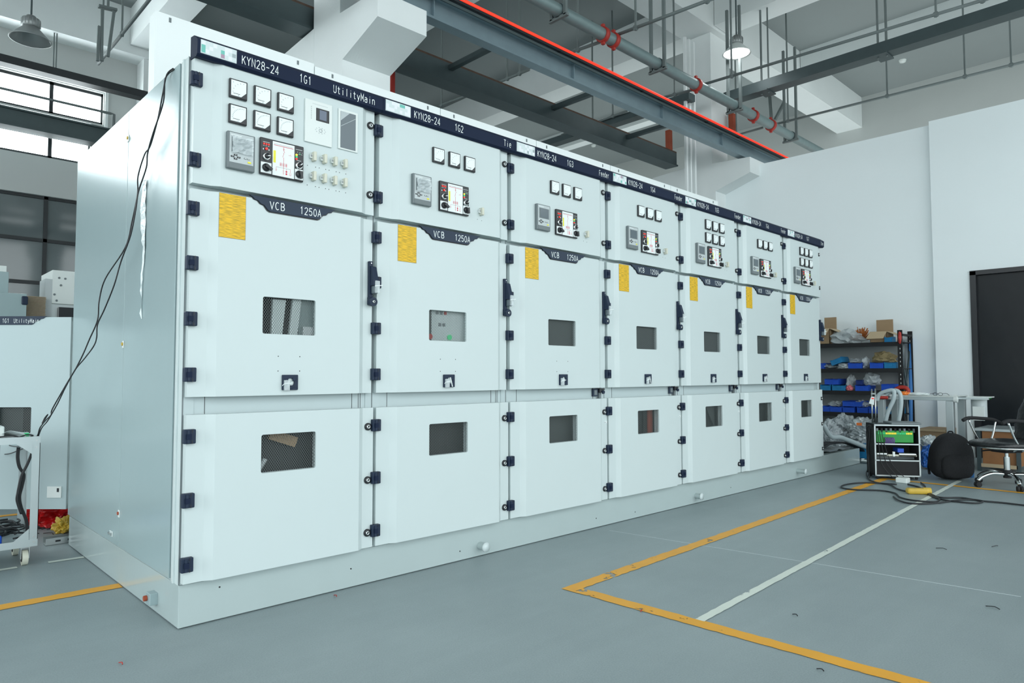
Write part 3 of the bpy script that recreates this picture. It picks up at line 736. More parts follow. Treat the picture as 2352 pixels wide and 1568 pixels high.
def door(g, x0, x1, z0, z1, b1, b2, hole=None, ma=PAINT, yo=0.0):
    ys = -.034 + yo; yc = -.055 + yo
    g.box(x0, b1, ys, -.006, z0, z1, ma); g.box(b2, x1, ys, -.006, z0, z1, ma)
    g.ext([(b1, ys), (b1 + .038, yc), (b1 + .038, -.006), (b1, -.006)], 'z', z0, z1, ma)
    g.ext([(b2, ys), (b2, -.006), (b2 - .032, -.006), (b2 - .032, yc)], 'z', z0, z1, ma)
    o = [(b1 + .038, z0), (b2 - .032, z0), (b2 - .032, z1), (b1 + .038, z1)]
    if hole: g.holed(o, rrect(*hole, .010), yc, yc + .012, ma); g.box(b1 + .038, b2 - .032, yc + .0122, -.008, z0, hole[2] - .01, ma); g.box(b1 + .038, b2 - .032, yc + .0122, -.008, hole[3] + .01, z1, ma); g.box(b1 + .038, hole[0] - .01, yc + .0122, -.008, hole[2] - .01, hole[3] + .01, ma); g.box(hole[1] + .01, b2 - .032, yc + .0122, -.008, hole[2] - .01, hole[3] + .01, ma)
    else: g.box(b1 + .038, b2 - .032, yc, -.006, z0, z1, ma)


NAMES = ['UtilityMain', 'Tie', 'Feeder', 'Feeder', 'Feeder', 'Feeder', 'Item']
LBL = ['switchgear cabinet 1G1 with six meters, nearest in the row, its large side panel showing',
       'switchgear cabinet 1G2 marked Tie, second in the row, with three meters',
       'switchgear cabinet 1G3 marked Feeder, third in the row, with three meters',
       'switchgear cabinet 1G4 marked Feeder, middle of the row, with three meters',
       'switchgear cabinet 1G5 marked Feeder, with six meters, between two three-meter cabinets',
       'switchgear cabinet 1G6 marked Feeder, second from the far end of the row',
       'switchgear cabinet 1G7 with six meters, last in the row beside the shelving']
MH = [.345, .625, 1.33, 1.51]; LH = [.345, .632, .662, .845]


def cabinet(i):
    X = B[i]; W = B[i + 1] - B[i]; k = W / 1.0
    r = empty('switchgear_cabinet', (X + W / 2, DP / 2, ZB), LBL[i], 'cabinet', 'row of switchgear cabinets')
    fx = lambda u: X + u * k
    # body, hollow behind the doors
    g = G(); e = .0015
    ym = 0.0 if i else 0.0
    g.box(X + e, X + .018, .10, DP, ZB, 2.60, FRAME); g.box(X + W - .018, X + W - e, .03, DP, ZB, 2.60, FRAME)
    g.box(X + .018, X + W - .018, DP - .02, DP, ZB, 2.60, FRAME); g.box(X + e, X + W - e, .03, DP, 2.58, 2.60, PAINT)
    g.box(X + .02, X + W - .02, .03, DP - .03, ZB + .001, ZB + .02, FRAME); g.box(X + .02, X + W - .02, .45, .47, ZB + .02, 2.58, DARKI)
    g.build('body', r)
    g = G()
    for a, b in ((e, .048), (W - .042, W - e)): g.box(X + a, X + b, .0, .03, ZB, 2.60, FRAME)
    for a, b in ((ZB, .235), (.935, 1.045), (1.97, 2.04), (2.56, 2.60)): g.box(X + .048, X + W - .042, .004, .03, a, b, FRAME)
    for u in (.098, .875, .915, .928): g.box(fx(u), fx(u) + .0022, .0025, .006, .945, 1.04, BLACK)
    g.box(X - .003, X + .003, -.001, .02, ZB, 2.6, GREYF)
    g.build('door_frame', r)
    # lower door
    g = G(); door(g, X + .004, X + W * .985, .205, .952, fx(.088), fx(.918), (fx(LH[0]), fx(LH[1]), LH[2], LH[3]), yo=-.006); lo = g.build('cable_compartment_door', r)
    g = G(); door(g, X + .006, X + W * .975, 1.032, 1.981, fx(.088), fx(.918), (fx(MH[0]), fx(MH[1]), MH[2], MH[3])); mi = g.build('breaker_compartment_door', r)
    g = G(); door(g, X + .006, X + W * .972, 2.004, 2.60, fx(.088), fx(.918), yo=-.014); up = g.build('instrument_door', r)
    # windows
    for hh, par, dep in ((LH, lo, -.046), (MH, mi, -.040)):
        g = G(); g.add([(fx(hh[0]) - .003, dep, hh[2] - .003), (fx(hh[1]) + .003, dep, hh[2] - .003), (fx(hh[1]) + .003, dep, hh[3] + .003), (fx(hh[0]) - .003, dep, hh[3] + .003)], [(0, 1, 2, 3)], MESHM)
        g.box(fx(hh[0]) - .003, fx(hh[1]) + .003, dep + .001, dep + .003, hh[2] - .003, hh[2] + .002, FRAME)
        g.build('mesh_window', par)
    # what shows behind the mesh
    g = G(); q = DARKI if i < 3 else GREYI
    g.box(fx(.30), fx(.68), .035, .05, .60, .90, DARKI if i != 2 else GREYI)
    if i == 2: g.box(fx(.30), fx(.43), .02, .034, .60, .90, DARKI)
    if i == 3: g.box(fx(.43), fx(.46), .02, .034, .68, .86, DARKI); g.box(fx(.53), fx(.56), .02, .034, .64, .86, DARKI); g.box(fx(.60), fx(.66), .02, .034, .62, .86, ORNG)
    if i == 4: g.ext([(fx(.46), .86), (fx(.62), .64), (fx(.62), .86)], 'y', .015, .03, GREYI)
    if i == 0: g.bar((fx(.42), .03, .84), (fx(.56), .03, .79), .05, .05, CARD); g.bar((fx(.36), .03, .66), (fx(.40), .03, .72), .04, .02, GREYL)
    if i == 0:
        g.box(fx(.30), fx(.70), .05, .06, 1.28, 1.56, DARKI)
        g.ext([(fx(.40), 1.30), (fx(.455), 1.30), (fx(.475), 1.503), (fx(.408), 1.503)], 'y', -.030, -.012, LIGHTI)
        g.ext([(fx(.492), 1.30), (fx(.535), 1.30), (fx(.56), 1.52), (fx(.515), 1.52)], 'y', -.030, -.012, LIGHTI)
        mm = mat('teal_grey_inside', (.20, .27, .27), .5); g.box(fx(.57), fx(.66), -.030, -.012, 1.30, 1.375, GREYL); g.box(fx(.553), fx(.66), -.012, .0, 1.28, 1.56, mm)
    elif i == 1:
        g.box(fx(.30), fx(.68), -.020, -.010, 1.28, 1.56, LIGHTI); g.box(fx(.37), fx(.385), -.024, -.019, 1.30, 1.54, GREYI)
        for u, z in ((.42, 1.49), (.45, 1.49), (.48, 1.49), (.44, 1.42), (.47, 1.42)): g.box(fx(u), fx(u) + .018, -.024, -.019, z, z + .018, REDC if (u > .46 and z > 1.45) else GREYF)
        g.cyl((fx(.375), -.02, 1.355), (fx(.375), -.028, 1.355), .016, REDC, 14); g.cyl((fx(.52), -.02, 1.355), (fx(.52), -.028, 1.355), .016, GRNL, 14)
    else: g.box(fx(.30), fx(.68), -.02, -.01, 1.28, 1.56, GREYI)
    g.build('inner_panel', r)
    hx = X + (.012 if i == 0 else -.006)
    for z in (2.481, 2.108): inst('hinge', 'hinge', hinge, up, (hx, -.038, z))
    for z in (1.886, 1.637, 1.384, 1.133): inst('hinge', 'hinge', hinge, mi, (hx, -.030, z))
    for z in (.857, .574, .292): inst('hinge', 'hinge', hinge, lo, (hx + .002, -.034, z))
    for z in (2.499, 2.114): inst('camlock', 'cam_lock', camlock, up, (fx(.945), -.048, z))
    for z in (.851, .565, .285): inst('camlock', 'cam_lock', camlock, lo, (fx(.95), -.040, z))
    if i >= 2:
        g = G(); g.box(fx(.955), fx(.985), -.044, -.040, .768, .782, WHT, .001); g.cyl((fx(.96), -.044, .775), (fx(.96), -.046, .775), .003, BLACK, 8); g.cyl((fx(.98), -.044, .775), (fx(.98), -.046, .775), .003, BLACK, 8); g.build('key_tab', lo)
    inst('handle', 'latch_handle', latch_handle, mi, (fx(.957), -.034, 1.645)); inst('keybag', 'key_bag', key_bag, mi, (fx(.957), -.034, 1.645), 'clear bag of keys tied with a white strap')
    # nameplate banner
    bx0 = X + .001; bx1 = X + W - .001
    g = G(); g.ext([(-.006, 2.585), (-.076, 2.578), (-.092, 2.588), (-.094, 2.652), (-.050, 2.684), (-.006, 2.690)], 'x', bx0, bx1, NAVY); nb = g.build('nameplate_banner', r)
    yt = -.0948
    def bt(s, u0, u1, h=.040, z=2.601):
        g = G(); g.text(s, (fx(u0), yt, z), (u1 - u0) * k, h, WHT); g.build('lettering', nb)
    bt('KYN28-24', .205, .390); bt('1G%d' % (i + 1), .50, .565)
    if i == 0: bt('UtilityMain', .69, .945)
    elif i == 1: bt('Tie', .90, .965)
    elif i == 6: bt('Item', .90, .965)
    else: bt('Feeder', .85, .965)
    g = G(); rnd = random.Random(i * 5 + 2)
    g.box(fx(.015), fx(.18), -.0965, -.090, 2.592, 2.655, MOS[0], .001)
    nx, nz = 9, 3
    for a in range(nx):
        for b_ in range(nz):
            q = rnd.random()
            ma = MOS[4] if q < .36 else MOS[0] if q < .86 else MOS[2] if q < .94 else MOS[1] if q < .98 else MOS[3]
            g.box(fx(.018) + a * .0175 * k, fx(.018) + (a + 1) * .0175 * k, -.0972, -.096, 2.597 + b_ * .018, 2.597 + (b_ + 1) * .018, ma)
    g.build('logo_plate', nb, label='blurred pale logo plate')
    # top box plate
    zt = 3.112 if i == 0 else 3.098
    g = G(); x0 = X + (.05 if i == 0 else .004)
    g.box(x0, X + W - .003, .70, .703, 2.60, zt, TOPW); g.box(x0, x0 + .003, .703, .80 if i == 0 else .74, 2.60, zt, TOPW); g.box(X + W - .006, X + W - .003, .703, .74, 2.60, zt, TOPW); g.box(x0 + .003, X + W - .006, .703, .74, zt - .003, zt, TOPW)
    for u in (.12, .88): g.box(fx(u), fx(u) + .012, .697, .70, zt - .04, zt - .015, GREYF)
    if i < 6: g.build('top_plate', r)
    # breaker door label, plate, lock
    g = G(); g.box(fx(.127), fx(.252), -.0565, -.055, 1.772, 1.978, LABELM); g.box(fx(.1255), fx(.2535), -.0556, -.055, 1.7705, 1.9795, GREYF); g.build('yellow_notice', mi, label='yellow printed notice')
    g = G(); g.ext(plate_shape(fx(.268), fx(.728), 1.992, 1.928), 'y', -.0640, -.055, SLATE); g.ext(plate_shape(fx(.262), fx(.734), 1.993, 1.923), 'y', -.0585, -.0548, BLACK); pl = g.build('rating_plate', r, label='slate coloured rating plate reading VCB 1250A')
    g = G(); g.text('VCB', (fx(.368), -.0645, 1.941), .078 * k, .036, WHT); g.build('plate_lettering', pl); g = G(); g.text('1250A', (fx(.527), -.0645, 1.941), .118 * k, .036, WHT); g.build('plate_lettering', pl)
    if i < 3:
        g = G()
        for u in (.427, .541):
            for z in (1.222, 1.150): g.cyl((fx(u), -.0548, z), (fx(u), -.0556, z), .0028, BLACK, 8)
        g.build('screw_hole', mi)
    inst('sellock', 'selector_lock', selector_lock, mi, (fx(.487), -.055, 1.094)); inst('locktag%d' % (i % 2), 'lock_tag', lock_tag(i % 2), mi, (fx(.487), -.055, 1.094))
    if 2 <= i <= 5:
        g = G(); g.box(fx(.862), fx(.915), -.014, .003, .968, 1.025, SLATE, .002); g.box(fx(.873), fx(.904), -.016, -.013, .978, 1.014, GREYF)
        g.box(fx(.917), fx(.965), -.030, .003, .995, 1.026, BLACK, .003); g.cyl((fx(.952), -.028, .998), (fx(.952), -.040, .998), .013, HING, 14); g.box(fx(.928), fx(.950), -.016, .002, .953, .996, GREYF, .002); g.bar((fx(.955), -.02, 1.022), (fx(.985), -.02, 1.019), .006, .008, BLACK)
        g.build('door_interlock', r)
    # instruments
    YD = -.069
    six = i in (0, 4, 6)
    mx0 = .197 if i == 0 else .392 + (.012 if six and i else 0); st = .1195
    rows = [2.475, 2.354] if i == 0 else ([2.468, 2.350] if six else [2.425])
    for ri, z in enumerate(rows):
        for c in range(3):
            kind = (ri == 1) or (not six and False)
            o = inst('meter', 'analog_meter', meter_body, r, (fx(mx0 + c * st), YD, z + (.003 if six else 0)))
            inst('dial%d' % kind, 'dial', meter_dial(kind), o, WO[o.name])
    rx, rz = (.212, 2.181) if i == 0 else (.268, 2.194)
    rl = inst('relay', 'protection_relay', relay_body, r, (fx(rx), YD, rz))
    inst('rscreen%d' % (i < 2), 'relay_screen', relay_screen(i < 2), rl, WO[rl.name]); inst('rkeys', 'keypad', relay_keys, rl, WO[rl.name])
    mx = .420 if i == 0 else .508; mz = 2.188
    mp = inst('mimic', 'mimic_panel', mimic, r, (fx(mx), YD, mz))
    inst('sk1', 'selector_knob', selknob(10 if i == 0 else 200), mp, (fx(mx) - .083, YD - .016, mz - .002)); inst('sk2', 'selector_knob', selknob(40), mp, (fx(mx) + .086, YD - .016, mz - .012))
    inst('rs1', 'rotary_switch', rotsw(-30), mp, (fx(mx) - .084, YD - .017, mz - .056)); inst('rs2', 'rotary_switch', rotsw(-80), mp, (fx(mx) + .087, YD - .017, mz - .056))
    if i == 0:
        for z in (2.242, 2.141):
            for u in (.583, .643, .703, .763): inst('toggle', 'toggle_switch', toggle, r, (fx(u), YD, z))
        g = G()
        for z0 in (2.194, 2.093):
            for c in range(8): g.cyl((fx(.562 + c * .0 + [0, .046, .066, .103, .123, .164, .184, .222][c]), YD + .0005, z0), (fx(.562 + [0, .046, .066, .103, .123, .164, .184, .222][c]), YD - .001, z0), .0022, BLACK, 8)
        g.build('screw_hole', up)
        d_ = inst('digital', 'digital_controller', digital, r, (fx(.618), YD, 2.424))
        g = G(); g.box(fx(.620), fx(.660), YD - .0135, YD - .012, 2.442, 2.492, LCDB); g.build('display', d_)
        q = inst('iplate', 'inspection_window', iplate, r, (fx(.792), YD, 2.427)); g = G(); g.box(fx(.745), fx(.836), YD - .0095, YD - .0075, 2.327, 2.522, LCD); g.add([(fx(.745), YD - .0105, 2.522), (fx(.80), YD - .0105, 2.522), (fx(.745), YD - .0105, 2.47)], [(0, 1, 2)], FILM); g.bar((fx(.745), YD - .011, 2.44), (fx(.836), YD - .011, 2.50), .001, .002, FILM); g.build('window_pane', q)
    else:
        inst('toggle', 'toggle_switch', toggle, r, (fx(.716), YD, 2.145))
        g = G(); g.cyl((fx(.70), YD, 2.095), (fx(.70), YD - .001, 2.095), .002, BLACK, 8); g.cyl((fx(.735), YD, 2.092), (fx(.735), YD - .001, 2.092), .002, BLACK, 8); g.build('screw_hole', up)
    return r


cabs = [cabinet(i) for i in range(7)]
# side panel of the first cabinet, with seam, bolts, torn film; open rear door
c0 = cabs[0]
g = G(); g.box(-.004, .0, .0, .095, ZB, 2.602, PAINT); g.box(-.012, .0, .045, .060, ZB, 2.602, PAINT, .002); g.box(-.002, .0015, .095, .104, ZB, 2.6, GREYF); g.build('corner_post', c0)
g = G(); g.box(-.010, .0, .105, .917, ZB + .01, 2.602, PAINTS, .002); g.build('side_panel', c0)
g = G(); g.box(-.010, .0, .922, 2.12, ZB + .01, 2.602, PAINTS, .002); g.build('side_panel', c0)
g = G()
for z in (2.447, 1.301, .384): g.box(-.014, -.010, .905, .930, z - .022, z + .018, OFFW, .002); g.cyl((-.010, .918, z), (-.020, .918, z), .009, BRAID if z > 1 else ORNG, 8)
g.build('panel_latch', c0)
g = G()
for y, z in ((1.05, .255), (2.20, .246)):
    if y < 2: g.box(-.016, -.010, y - .03, y + .03, z - .015, z + .015, PAINT, .002); g.cyl((-.016, y + .02, z), (-.024, y + .02, z), .007, METAL, 8); g.cyl((-.016, y - .02, z), (-.024, y - .02, z), .007, METAL, 8)
g.build('panel_bracket', c0)
rnd = random.Random(3); v = []; n = 26
for j in range(n):
    t = j / (n - 1); z = 2.14 - t * .72; wd = (.030 * math.sin(PI * min(1, t * 1.25 + .22)) + .004) * (1 - .6 * t) + .004; y = .585 + .012 * math.sin(t * 9)
    v += [(-.0125 - rnd.random() * .006, y - wd + rnd.uniform(-.004, .004), z), (-.013 - rnd.random() * .010, y + wd, z)]
g = G(); g.add(v, [(2 * j, 2 * j + 1, 2 * j + 3, 2 * j + 2) for j in range(n - 1)], mat('torn_film', (.80, .88, .89), .25, bump=.5)); g.build('torn_film_strip', c0, label='torn strip of white protective film')
# open rear door
D0 = Vector((-.012, 2.15, 0)); DX = Vector((.7218, -.6921, 0)).normalized()   # DX points to the hinge; s grows leftwards
Mx = Matrix.Translation(D0) @ Matrix((DX, Vector((-DX.y, DX.x, 0)), Vector((0, 0, 1)))).transposed().to_4x4()
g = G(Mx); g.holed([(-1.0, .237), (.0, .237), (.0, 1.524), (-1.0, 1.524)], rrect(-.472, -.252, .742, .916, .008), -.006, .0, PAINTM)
g.box(-1.0, 0, .0, .03, .237, .26, PAINT); g.box(-1.0, 0, 0, .03, 1.50, 1.524, PAINT); g.box(-.025, 0, 0, .03, .237, 1.524, PAINT); g.box(-1, -.975, 0, .03, .237, 1.524, PAINT)
rd = g.build('open_rear_door', c0)
g = G(Mx); g.add([(-.48, .012, .735), (-.245, .012, .735), (-.245, .012, .922), (-.48, .012, .922)], [(0, 1, 2, 3)], MESHM); g.box(-.49, -.33, .03, .04, .73, .93, GREYI); g.box(-.33, -.245, .03, .045, .73, .93, DARKI); g.build('mesh_window', rd)
g = G(Mx); g.ext(plate_shape(-.64, -.160, 1.530, 1.472), 'y', -.012, -.006, SLATE); g.build('circuit_plate', rd, label='slate plate reading 1G1 UtilityMain')
g = G(Mx); g.text('1G1', (-.462, -.0125, 1.485), .045, .028, WHT); g.build('plate_lettering', rd); g = G(Mx); g.text('UtilityMain', (-.385, -.0125, 1.485), .17, .028, WHT); g.build('plate_lettering', rd)
g = G(Mx); g.box(-.125, -.030, -.014, -.006, .313, .388, OFFW, .001); g.box(-.058, -.045, -.016, -.0135, .352, .377, BLACK); g.build('socket_plate', rd)

# ============================================================ FLOOR MARKINGS
def line(a, b, wd, ma, label, z=.0022):
    a = Vector((a[0], a[1], z)); b = Vector((b[0], b[1], z)); d = (b - a).normalized(); n_ = Vector((-d.y, d.x, 0)) * wd / 2; L = (b - a).length; N = max(2, int(L / .04)); rnd = random.Random(int(L * 100))
    v = []
    for i in range(N + 1):
        p = a.lerp(b, i / N); v += [p - n_ * (1 + rnd.uniform(-.14, .05)), p + n_ * (1 + rnd.uniform(-.14, .05))]
    G().add(v, [(2 * i, 2 * i + 1, 2 * i + 3, 2 * i + 2) for i in range(N)], ma).build('floor_line', None, label, 'floor marking')
line((1.66, -.83), (6.95, -.66), .085, YLINE, 'worn yellow floor line running along in front of the cabinets')
line((1.70, -.80), (1.80, -3.4), .085, YLINE, 'worn yellow floor line running towards the viewer at the right', .0026)
line((1.765, -1.55), (7.4, -1.26), .048, WLINE, 'white floor line right of the yellow one, parallel to the cabinets', .003)
line((7.0, -.62), (6.95, -3.2), .08, YLINE, 'far yellow floor line under the black office chair', .0024)
line((-3.0, .99), (0.0, .90), .10, YLINE, 'yellow floor line left of the cabinets, ending at the plinth')
line((-1.5, 1.715), (-.34, 1.712), .045, WLINE, 'left piece of white floor line behind the cart wheel')
line((-.185, 1.712), (0.0, 1.70), .045, WLINE, 'short piece of white floor line touching the plinth side')
line((-1.5, 3.6), (3.2, 3.6), .08, YLINE, 'yellow floor line beyond the opened rear door')

a = at(1400, 1218, z=0); b = at(2345, 1370, z=0)
G().bar((a.x, a.y, .0008), (b.x, b.y, .0008), .006, .001, mat('joint_filler', (.52, .58, .60), .6)).build('trim_40', kind='structure')
# litter scraps
rnd = random.Random(11)
for i, (px, py, lab) in enumerate(((1826, 1412, 'small dark scrap on the floor right of the white line'), (2162, 1260, 'thin dark scrap on the floor, far right, upper'), (2285, 1254, 'dark flat scrap on the floor below the office chair'), (2280, 1395, 'long thin scrap on the floor at the right edge'), (1884, 1538, 'tiny dark scrap in the near right foreground'), (277, 1523, 'tiny red scrap on the floor at the lower left'), (1472, 1402, 'tiny red scrap on the yellow line'), (770, 1368, 'small red scrap at the foot of the plinth'))):
    p = at(px, py, z=.004); a = rnd.random() * 3; L = .03 if i in (1, 2, 3) else .014
    g = G(); g.tube([p + Vector((-L * math.cos(a), -L * math.sin(a), 0)), p + Vector((.3 * L, -.2 * L, .004)), p + Vector((L * math.cos(a), L * math.sin(a), 0))], .0022, REDC if i > 4 else BLACK, 6, 3); g.build('floor_scrap', None, lab, 'scrap')

# ============================================================ LEFT SIDE OBJECTS
# service cart
r = empty('service_cart', (-.75, 1.95, 0), 'grey angle-iron cart on casters at the left edge, loaded with cables', 'cart')
cx0, cx1, cy0, cy1 = -1.25, -.245, 1.70, 2.12
for x in (cx0, cx1):
    for y in (cy0, cy1):
        s1 = -1 if x > -.5 else 1; s2 = 1 if y < 1.9 else -1
        g = G(); g.box(x, x + s1 * .042, y, y + s2 * .003, .115, .765, ALU); g.box(x, x + s1 * .003, y, y + s2 * .042, .115, .765, ALU)
        for z in (.14, .17, .70, .74): g.cyl((x + s1 * .02, y - s2 * .000, z), (x + s1 * .02, y - s2 * .004, z), .006, METAL, 8)
        g.build('post', r)
g = G(); g.box(cx0, cx1, cy0 - .003, cy0, .115, .155, ALU); g.box(cx0, cx1, cy1, cy1 + .003, .115, .155, ALU); g.box(cx0, cx1, cy0, cy1, .113, .117, ALU); g.ext([(cx1 - .045, .155), (cx1 - .12, .155), (cx1 - .045, .22)], 'y', cy0 - .004, cy0 - .001, ALU); g.build('lower_tray', r)
g = G(); g.box(cx0, cx1, cy0 - .003, cy0, .725, .765, ALU); g.box(cx0, cx1, cy1, cy1 + .003, .725, .765, ALU); g.box(cx0, cx1, cy0, cy1, .752, .762, GREYL); g.ext([(cx1 - .04, .725), (cx1 - .12, .725), (cx1 - .04, .66)], 'y', cy0 - .004, cy0 - .001, ALU); g.build('upper_shelf', r)
for x in (cx0 + .08, cx1 - .055):
    for y in (cy0 + .05, cy1 - .05):
        g = G(); g.cyl((x - .014, y, .045), (x + .014, y, .045), .045, CREAM, 20); g.cyl((x - .016, y, .045), (x + .016, y, .045), .025, BLKM, 16); g.box(x - .022, x - .018, y - .018, y + .018, .04, .108, METAL); g.box(x + .018, x + .022, y - .018, y + .018, .04, .108, METAL); g.box(x - .024, x + .024, y - .024, y + .024, .104, .112, METAL); g.build('caster', r)
g = G(); g.box(-.42, -.40, 2.02, 2.10, .16, .75, STEELD); g.build('side_panel', r)
# bundle of cables in the lower tray
rnd = random.Random(8); g = G()
for i in range(26):
    c = Vector((-.34 - rnd.random() * .34, 1.78 + rnd.random() * .26, .135 + rnd.random() * .07)); ra = .05 + rnd.random() * .08; tl = rnd.uniform(-.5, .5); ph = rnd.random() * 6
    g.tube([c + Vector((min(.085, ra * math.cos(a + ph)), ra * .7 * math.sin(a + ph), max(-.008, tl * ra * .4 * math.cos(a) + .03))) for a in [k * .7 for k in range(9)]], .0055, CABLE, 6, 3)
g.build('cable_heap', None, 'tangled heap of black cables in the lower tray of the cart', 'cables', None, 'stuff')
g = G(); g.box(-.60, -.41, 1.74, 1.80, .125, .20, BLUE, .02); g.build('blue_pouch', None, 'blue plastic pouch among the cables in the cart tray', 'pouch')
g = G(); g.box(-.56, -.415, 1.76, 1.90, .766, .83, OFFW, .008); g.build('white_adapter', None, 'white boxy adapter on the cart top at the left edge', 'adapter')
g = G(); g.add([(-.43, 1.72, .79), (-.395, 1.72, .806), (-.33, 1.74, .79), (-.305, 1.76, .768), (-.33, 1.95, .768), (-.43, 1.95, .768)], [(0, 1, 2, 3, 4, 5)], WHT); g.box(-.43, -.31, 1.76, 1.95, .764, .768, WHT); g.build('paper_sheet', None, 'curled white paper lying on the cart top', 'paper')
g = G(); g.box(-.322, -.292, 1.76, 1.80, .765, .782, GRNL, .003); g.build('green_terminal', None, 'small green terminal plug on the cart top', 'plug')
g = G(); g.tube([at(x, y, y=1.72) for x, y in ((0, 1003), (30, 1001), (45, 1003), (62, 998), (76, 1000), (70, 1003), (82, 1003))], .004, CABLE, 6); g.build('loose_cable', None, 'short black cable lying along the front of the cart top', 'cable')
# hanging twin cables from the cabinet roof
def twin(pts, lab):
    g = G(); g.tube(pts, .0035, CABLE, 6, 6); g.build('hanging_cable', None, lab, 'cable')
def sidep(px, py, xo): return at(px, py, x=xo)
A = [(398, 157, -.012), (383, 172, -.03), (374, 215, -.045), (362, 275, -.045), (345, 335, -.04), (332, 355, -.04), (317, 405, -.04), (316, 445, -.05), (303, 510, -.06), (288, 568, -.07), (242, 640, -.09), (228, 690, -.10), (224, 735, -.11), (205, 780, -.13), (190, 815, -.15), (172, 850, -.17), (155, 878, -.19), (125, 930, -.22), (118, 945, -.23), (117, 953, -.24)]
Bc = [(400, 159, -.012), (380, 180, -.03), (375, 235, -.05), (352, 305, -.05), (339, 352, -.045), (336, 385, -.045), (318, 440, -.05), (312, 480, -.06), (300, 540, -.07), (278, 600, -.08), (262, 655, -.10), (240, 710, -.11), (224, 745, -.12), (222, 775, -.13), (215, 795, -.15), (195, 822, -.16), (172, 850, -.18), (150, 890, -.20), (133, 925, -.22), (119, 950, -.24)]
tail = [(105, 965, -.25), (92, 982, -.255), (86, 1000, -.26), (72, 1015, -.27), (45, 1025, -.28), (20, 1022, -.30), (0, 1008, -.33)]
tail2 = [(108, 968, -.25), (95, 984, -.252), (84, 1010, -.258), (70, 1022, -.27), (40, 1035, -.29), (20, 1042, -.31), (0, 1043, -.33)]
twin([sidep(*p) for p in A + tail], 'black cable hanging from the cabinet roof, ending on the cart top loop')
twin([sidep(*p) for p in Bc + tail2], 'second black cable hanging beside the first, drooping below the cart top')
p1 = at(97, 972, x=-.245); g = G(); g.tube([p1, p1 + Vector((.012, 0, .03)), p1 + Vector((.03, .02, .05)), p1 + Vector((.02, .02, .03)), p1], .004, CABLE, 6); g.build('cable_knot', None, 'small knotted loop where the two hanging cables meet', 'cable')
g = G()
for k in range(3): g.tube([at(x + k * 2.5, y, y=1.80) for x, y in ((40, 1027), (38, 1050), (42, 1072), (52, 1090), (48, 1115), (42, 1140), (46, 1165), (58, 1195), (60, 1222))], .004, CABLE, 6)
for k in range(2): g.tube([at(x + k * 2.5, y, y=1.78) for x, y in ((76, 1030), (62, 1065), (50, 1088), (45, 1105), (40, 1130), (38, 1150), (48, 1180))], .005, CABLE, 6)
g.build('cable_bundle', None, 'bundle of black cables dropping from the cart top to its lower tray', 'cables')
# things on the floor by the rear door
g = G(); g.box(-.115, .9, 2.20, 2.29, .002, .006, METAL); g.box(-.115, .9, 2.20, 2.203, .006, .045, METAL); g.box(-.115, .9, 2.287, 2.29, .006, .045, METAL)
for k in range(5): g.box(-.06 + k * .07, -.03 + k * .07, 2.199, 2.2015, .018, .03, BLACK)
g.build('slotted_channel', None, 'slotted zinc steel channel on the floor beside the plinth', 'channel')
g = G(); g.blob((.10, 2.95, .10), (.42, .30, .26), REDB, 3, .5, 5, True); g.build('red_plastic_bag', None, 'crumpled red plastic bag on the floor behind the opened door', 'bag')
g = G(); g.blob((.06, 2.58, .045), (.12, .12, .12), BRAID, 5, .5, 4, True); g.build('tape_wad', None, 'crumpled yellow tape wad in front of the red bag', 'wad')
g = G(); rnd = random.Random(5)
for k in range(12):
    c = Vector((-.08 + rnd.random() * .15, 2.42 + rnd.random() * .5, .004)); a = rnd.random() * 3; g.tube([c, c + Vector((.05 * math.cos(a), .05 * math.sin(a), .006)), c + Vector((.10 * math.cos(a + .4), .10 * math.sin(a + .4), 0))], .003, CABLE, 5, 3)
g.build('cable_offcuts', None, 'scattered black cable offcuts on the floor by the red bag', 'offcuts', None, 'stuff')
# equipment in the back left
Y5 = 5.4
a = at(0, 672, y=Y5); b = at(62, 675, y=Y5)
r = empty('enclosure', (.0, Y5 + .3, 0), 'light blue grey metal enclosure behind the opened rear door, left edge', 'enclosure')
g = G(); g.box(-.9, b.x, Y5, Y5 + .6, 0, b.z, PAINTS, .004); g.build('body', r)
p = at(56, 690, y=Y5); g = G(); g.box(p.x - .025, p.x + .03, Y5 - .02, Y5, p.z - .045, p.z + .045, HING, .01); g.build('knob', r)
p = at(14, 612, y=Y5 + .2); g = G(); g.box(-.5, p.x, Y5 + .15, Y5 + .4, b.z + .001, p.z, OFFW, .004); g.box(-.5, at(20, 625, y=Y5 + .1).x, Y5 + .08, Y5 + .5, b.z + .001, at(20, 625, y=Y5 + .1).z, PAINTS, .004); g.build('white_carton', None, 'white carton stacked on the light enclosure at the left edge', 'carton')
a = at(62, 680, y=Y5 + .2); b = at(104, 680, y=Y5 + .2)
g = G(); g.box(a.x, b.x, Y5 + .2, Y5 + .5, 0, a.z, BRICKP)
rnd = random.Random(2)
for k in range(70):
    z = a.z - .5 + k * .0072; g.box(a.x - .004 - rnd.random() * .006, b.x + rnd.random() * .008, Y5 + .19 - rnd.random() * .012, Y5 + .2, z, z + .0045, CARDL if k % 2 else BRICKP)
g.build('sheet_stack', None, 'tall brown stack of thin cut sheets between the enclosure and the grey frame', 'stack')
r = empty('sheet_metal_housing', (.65, Y5 + .6, 0), 'galvanised sheet metal housing with a white punched top panel, behind the first cabinet', 'housing')
a = at(104, 622, y=Y5 + .3); b = at(168, 700, y=Y5 + .3)
g = G(); g.box(a.x, b.x + .6, Y5 + .3, Y5 + 1.0, 0, b.z, METAL); g.build('frame', r)
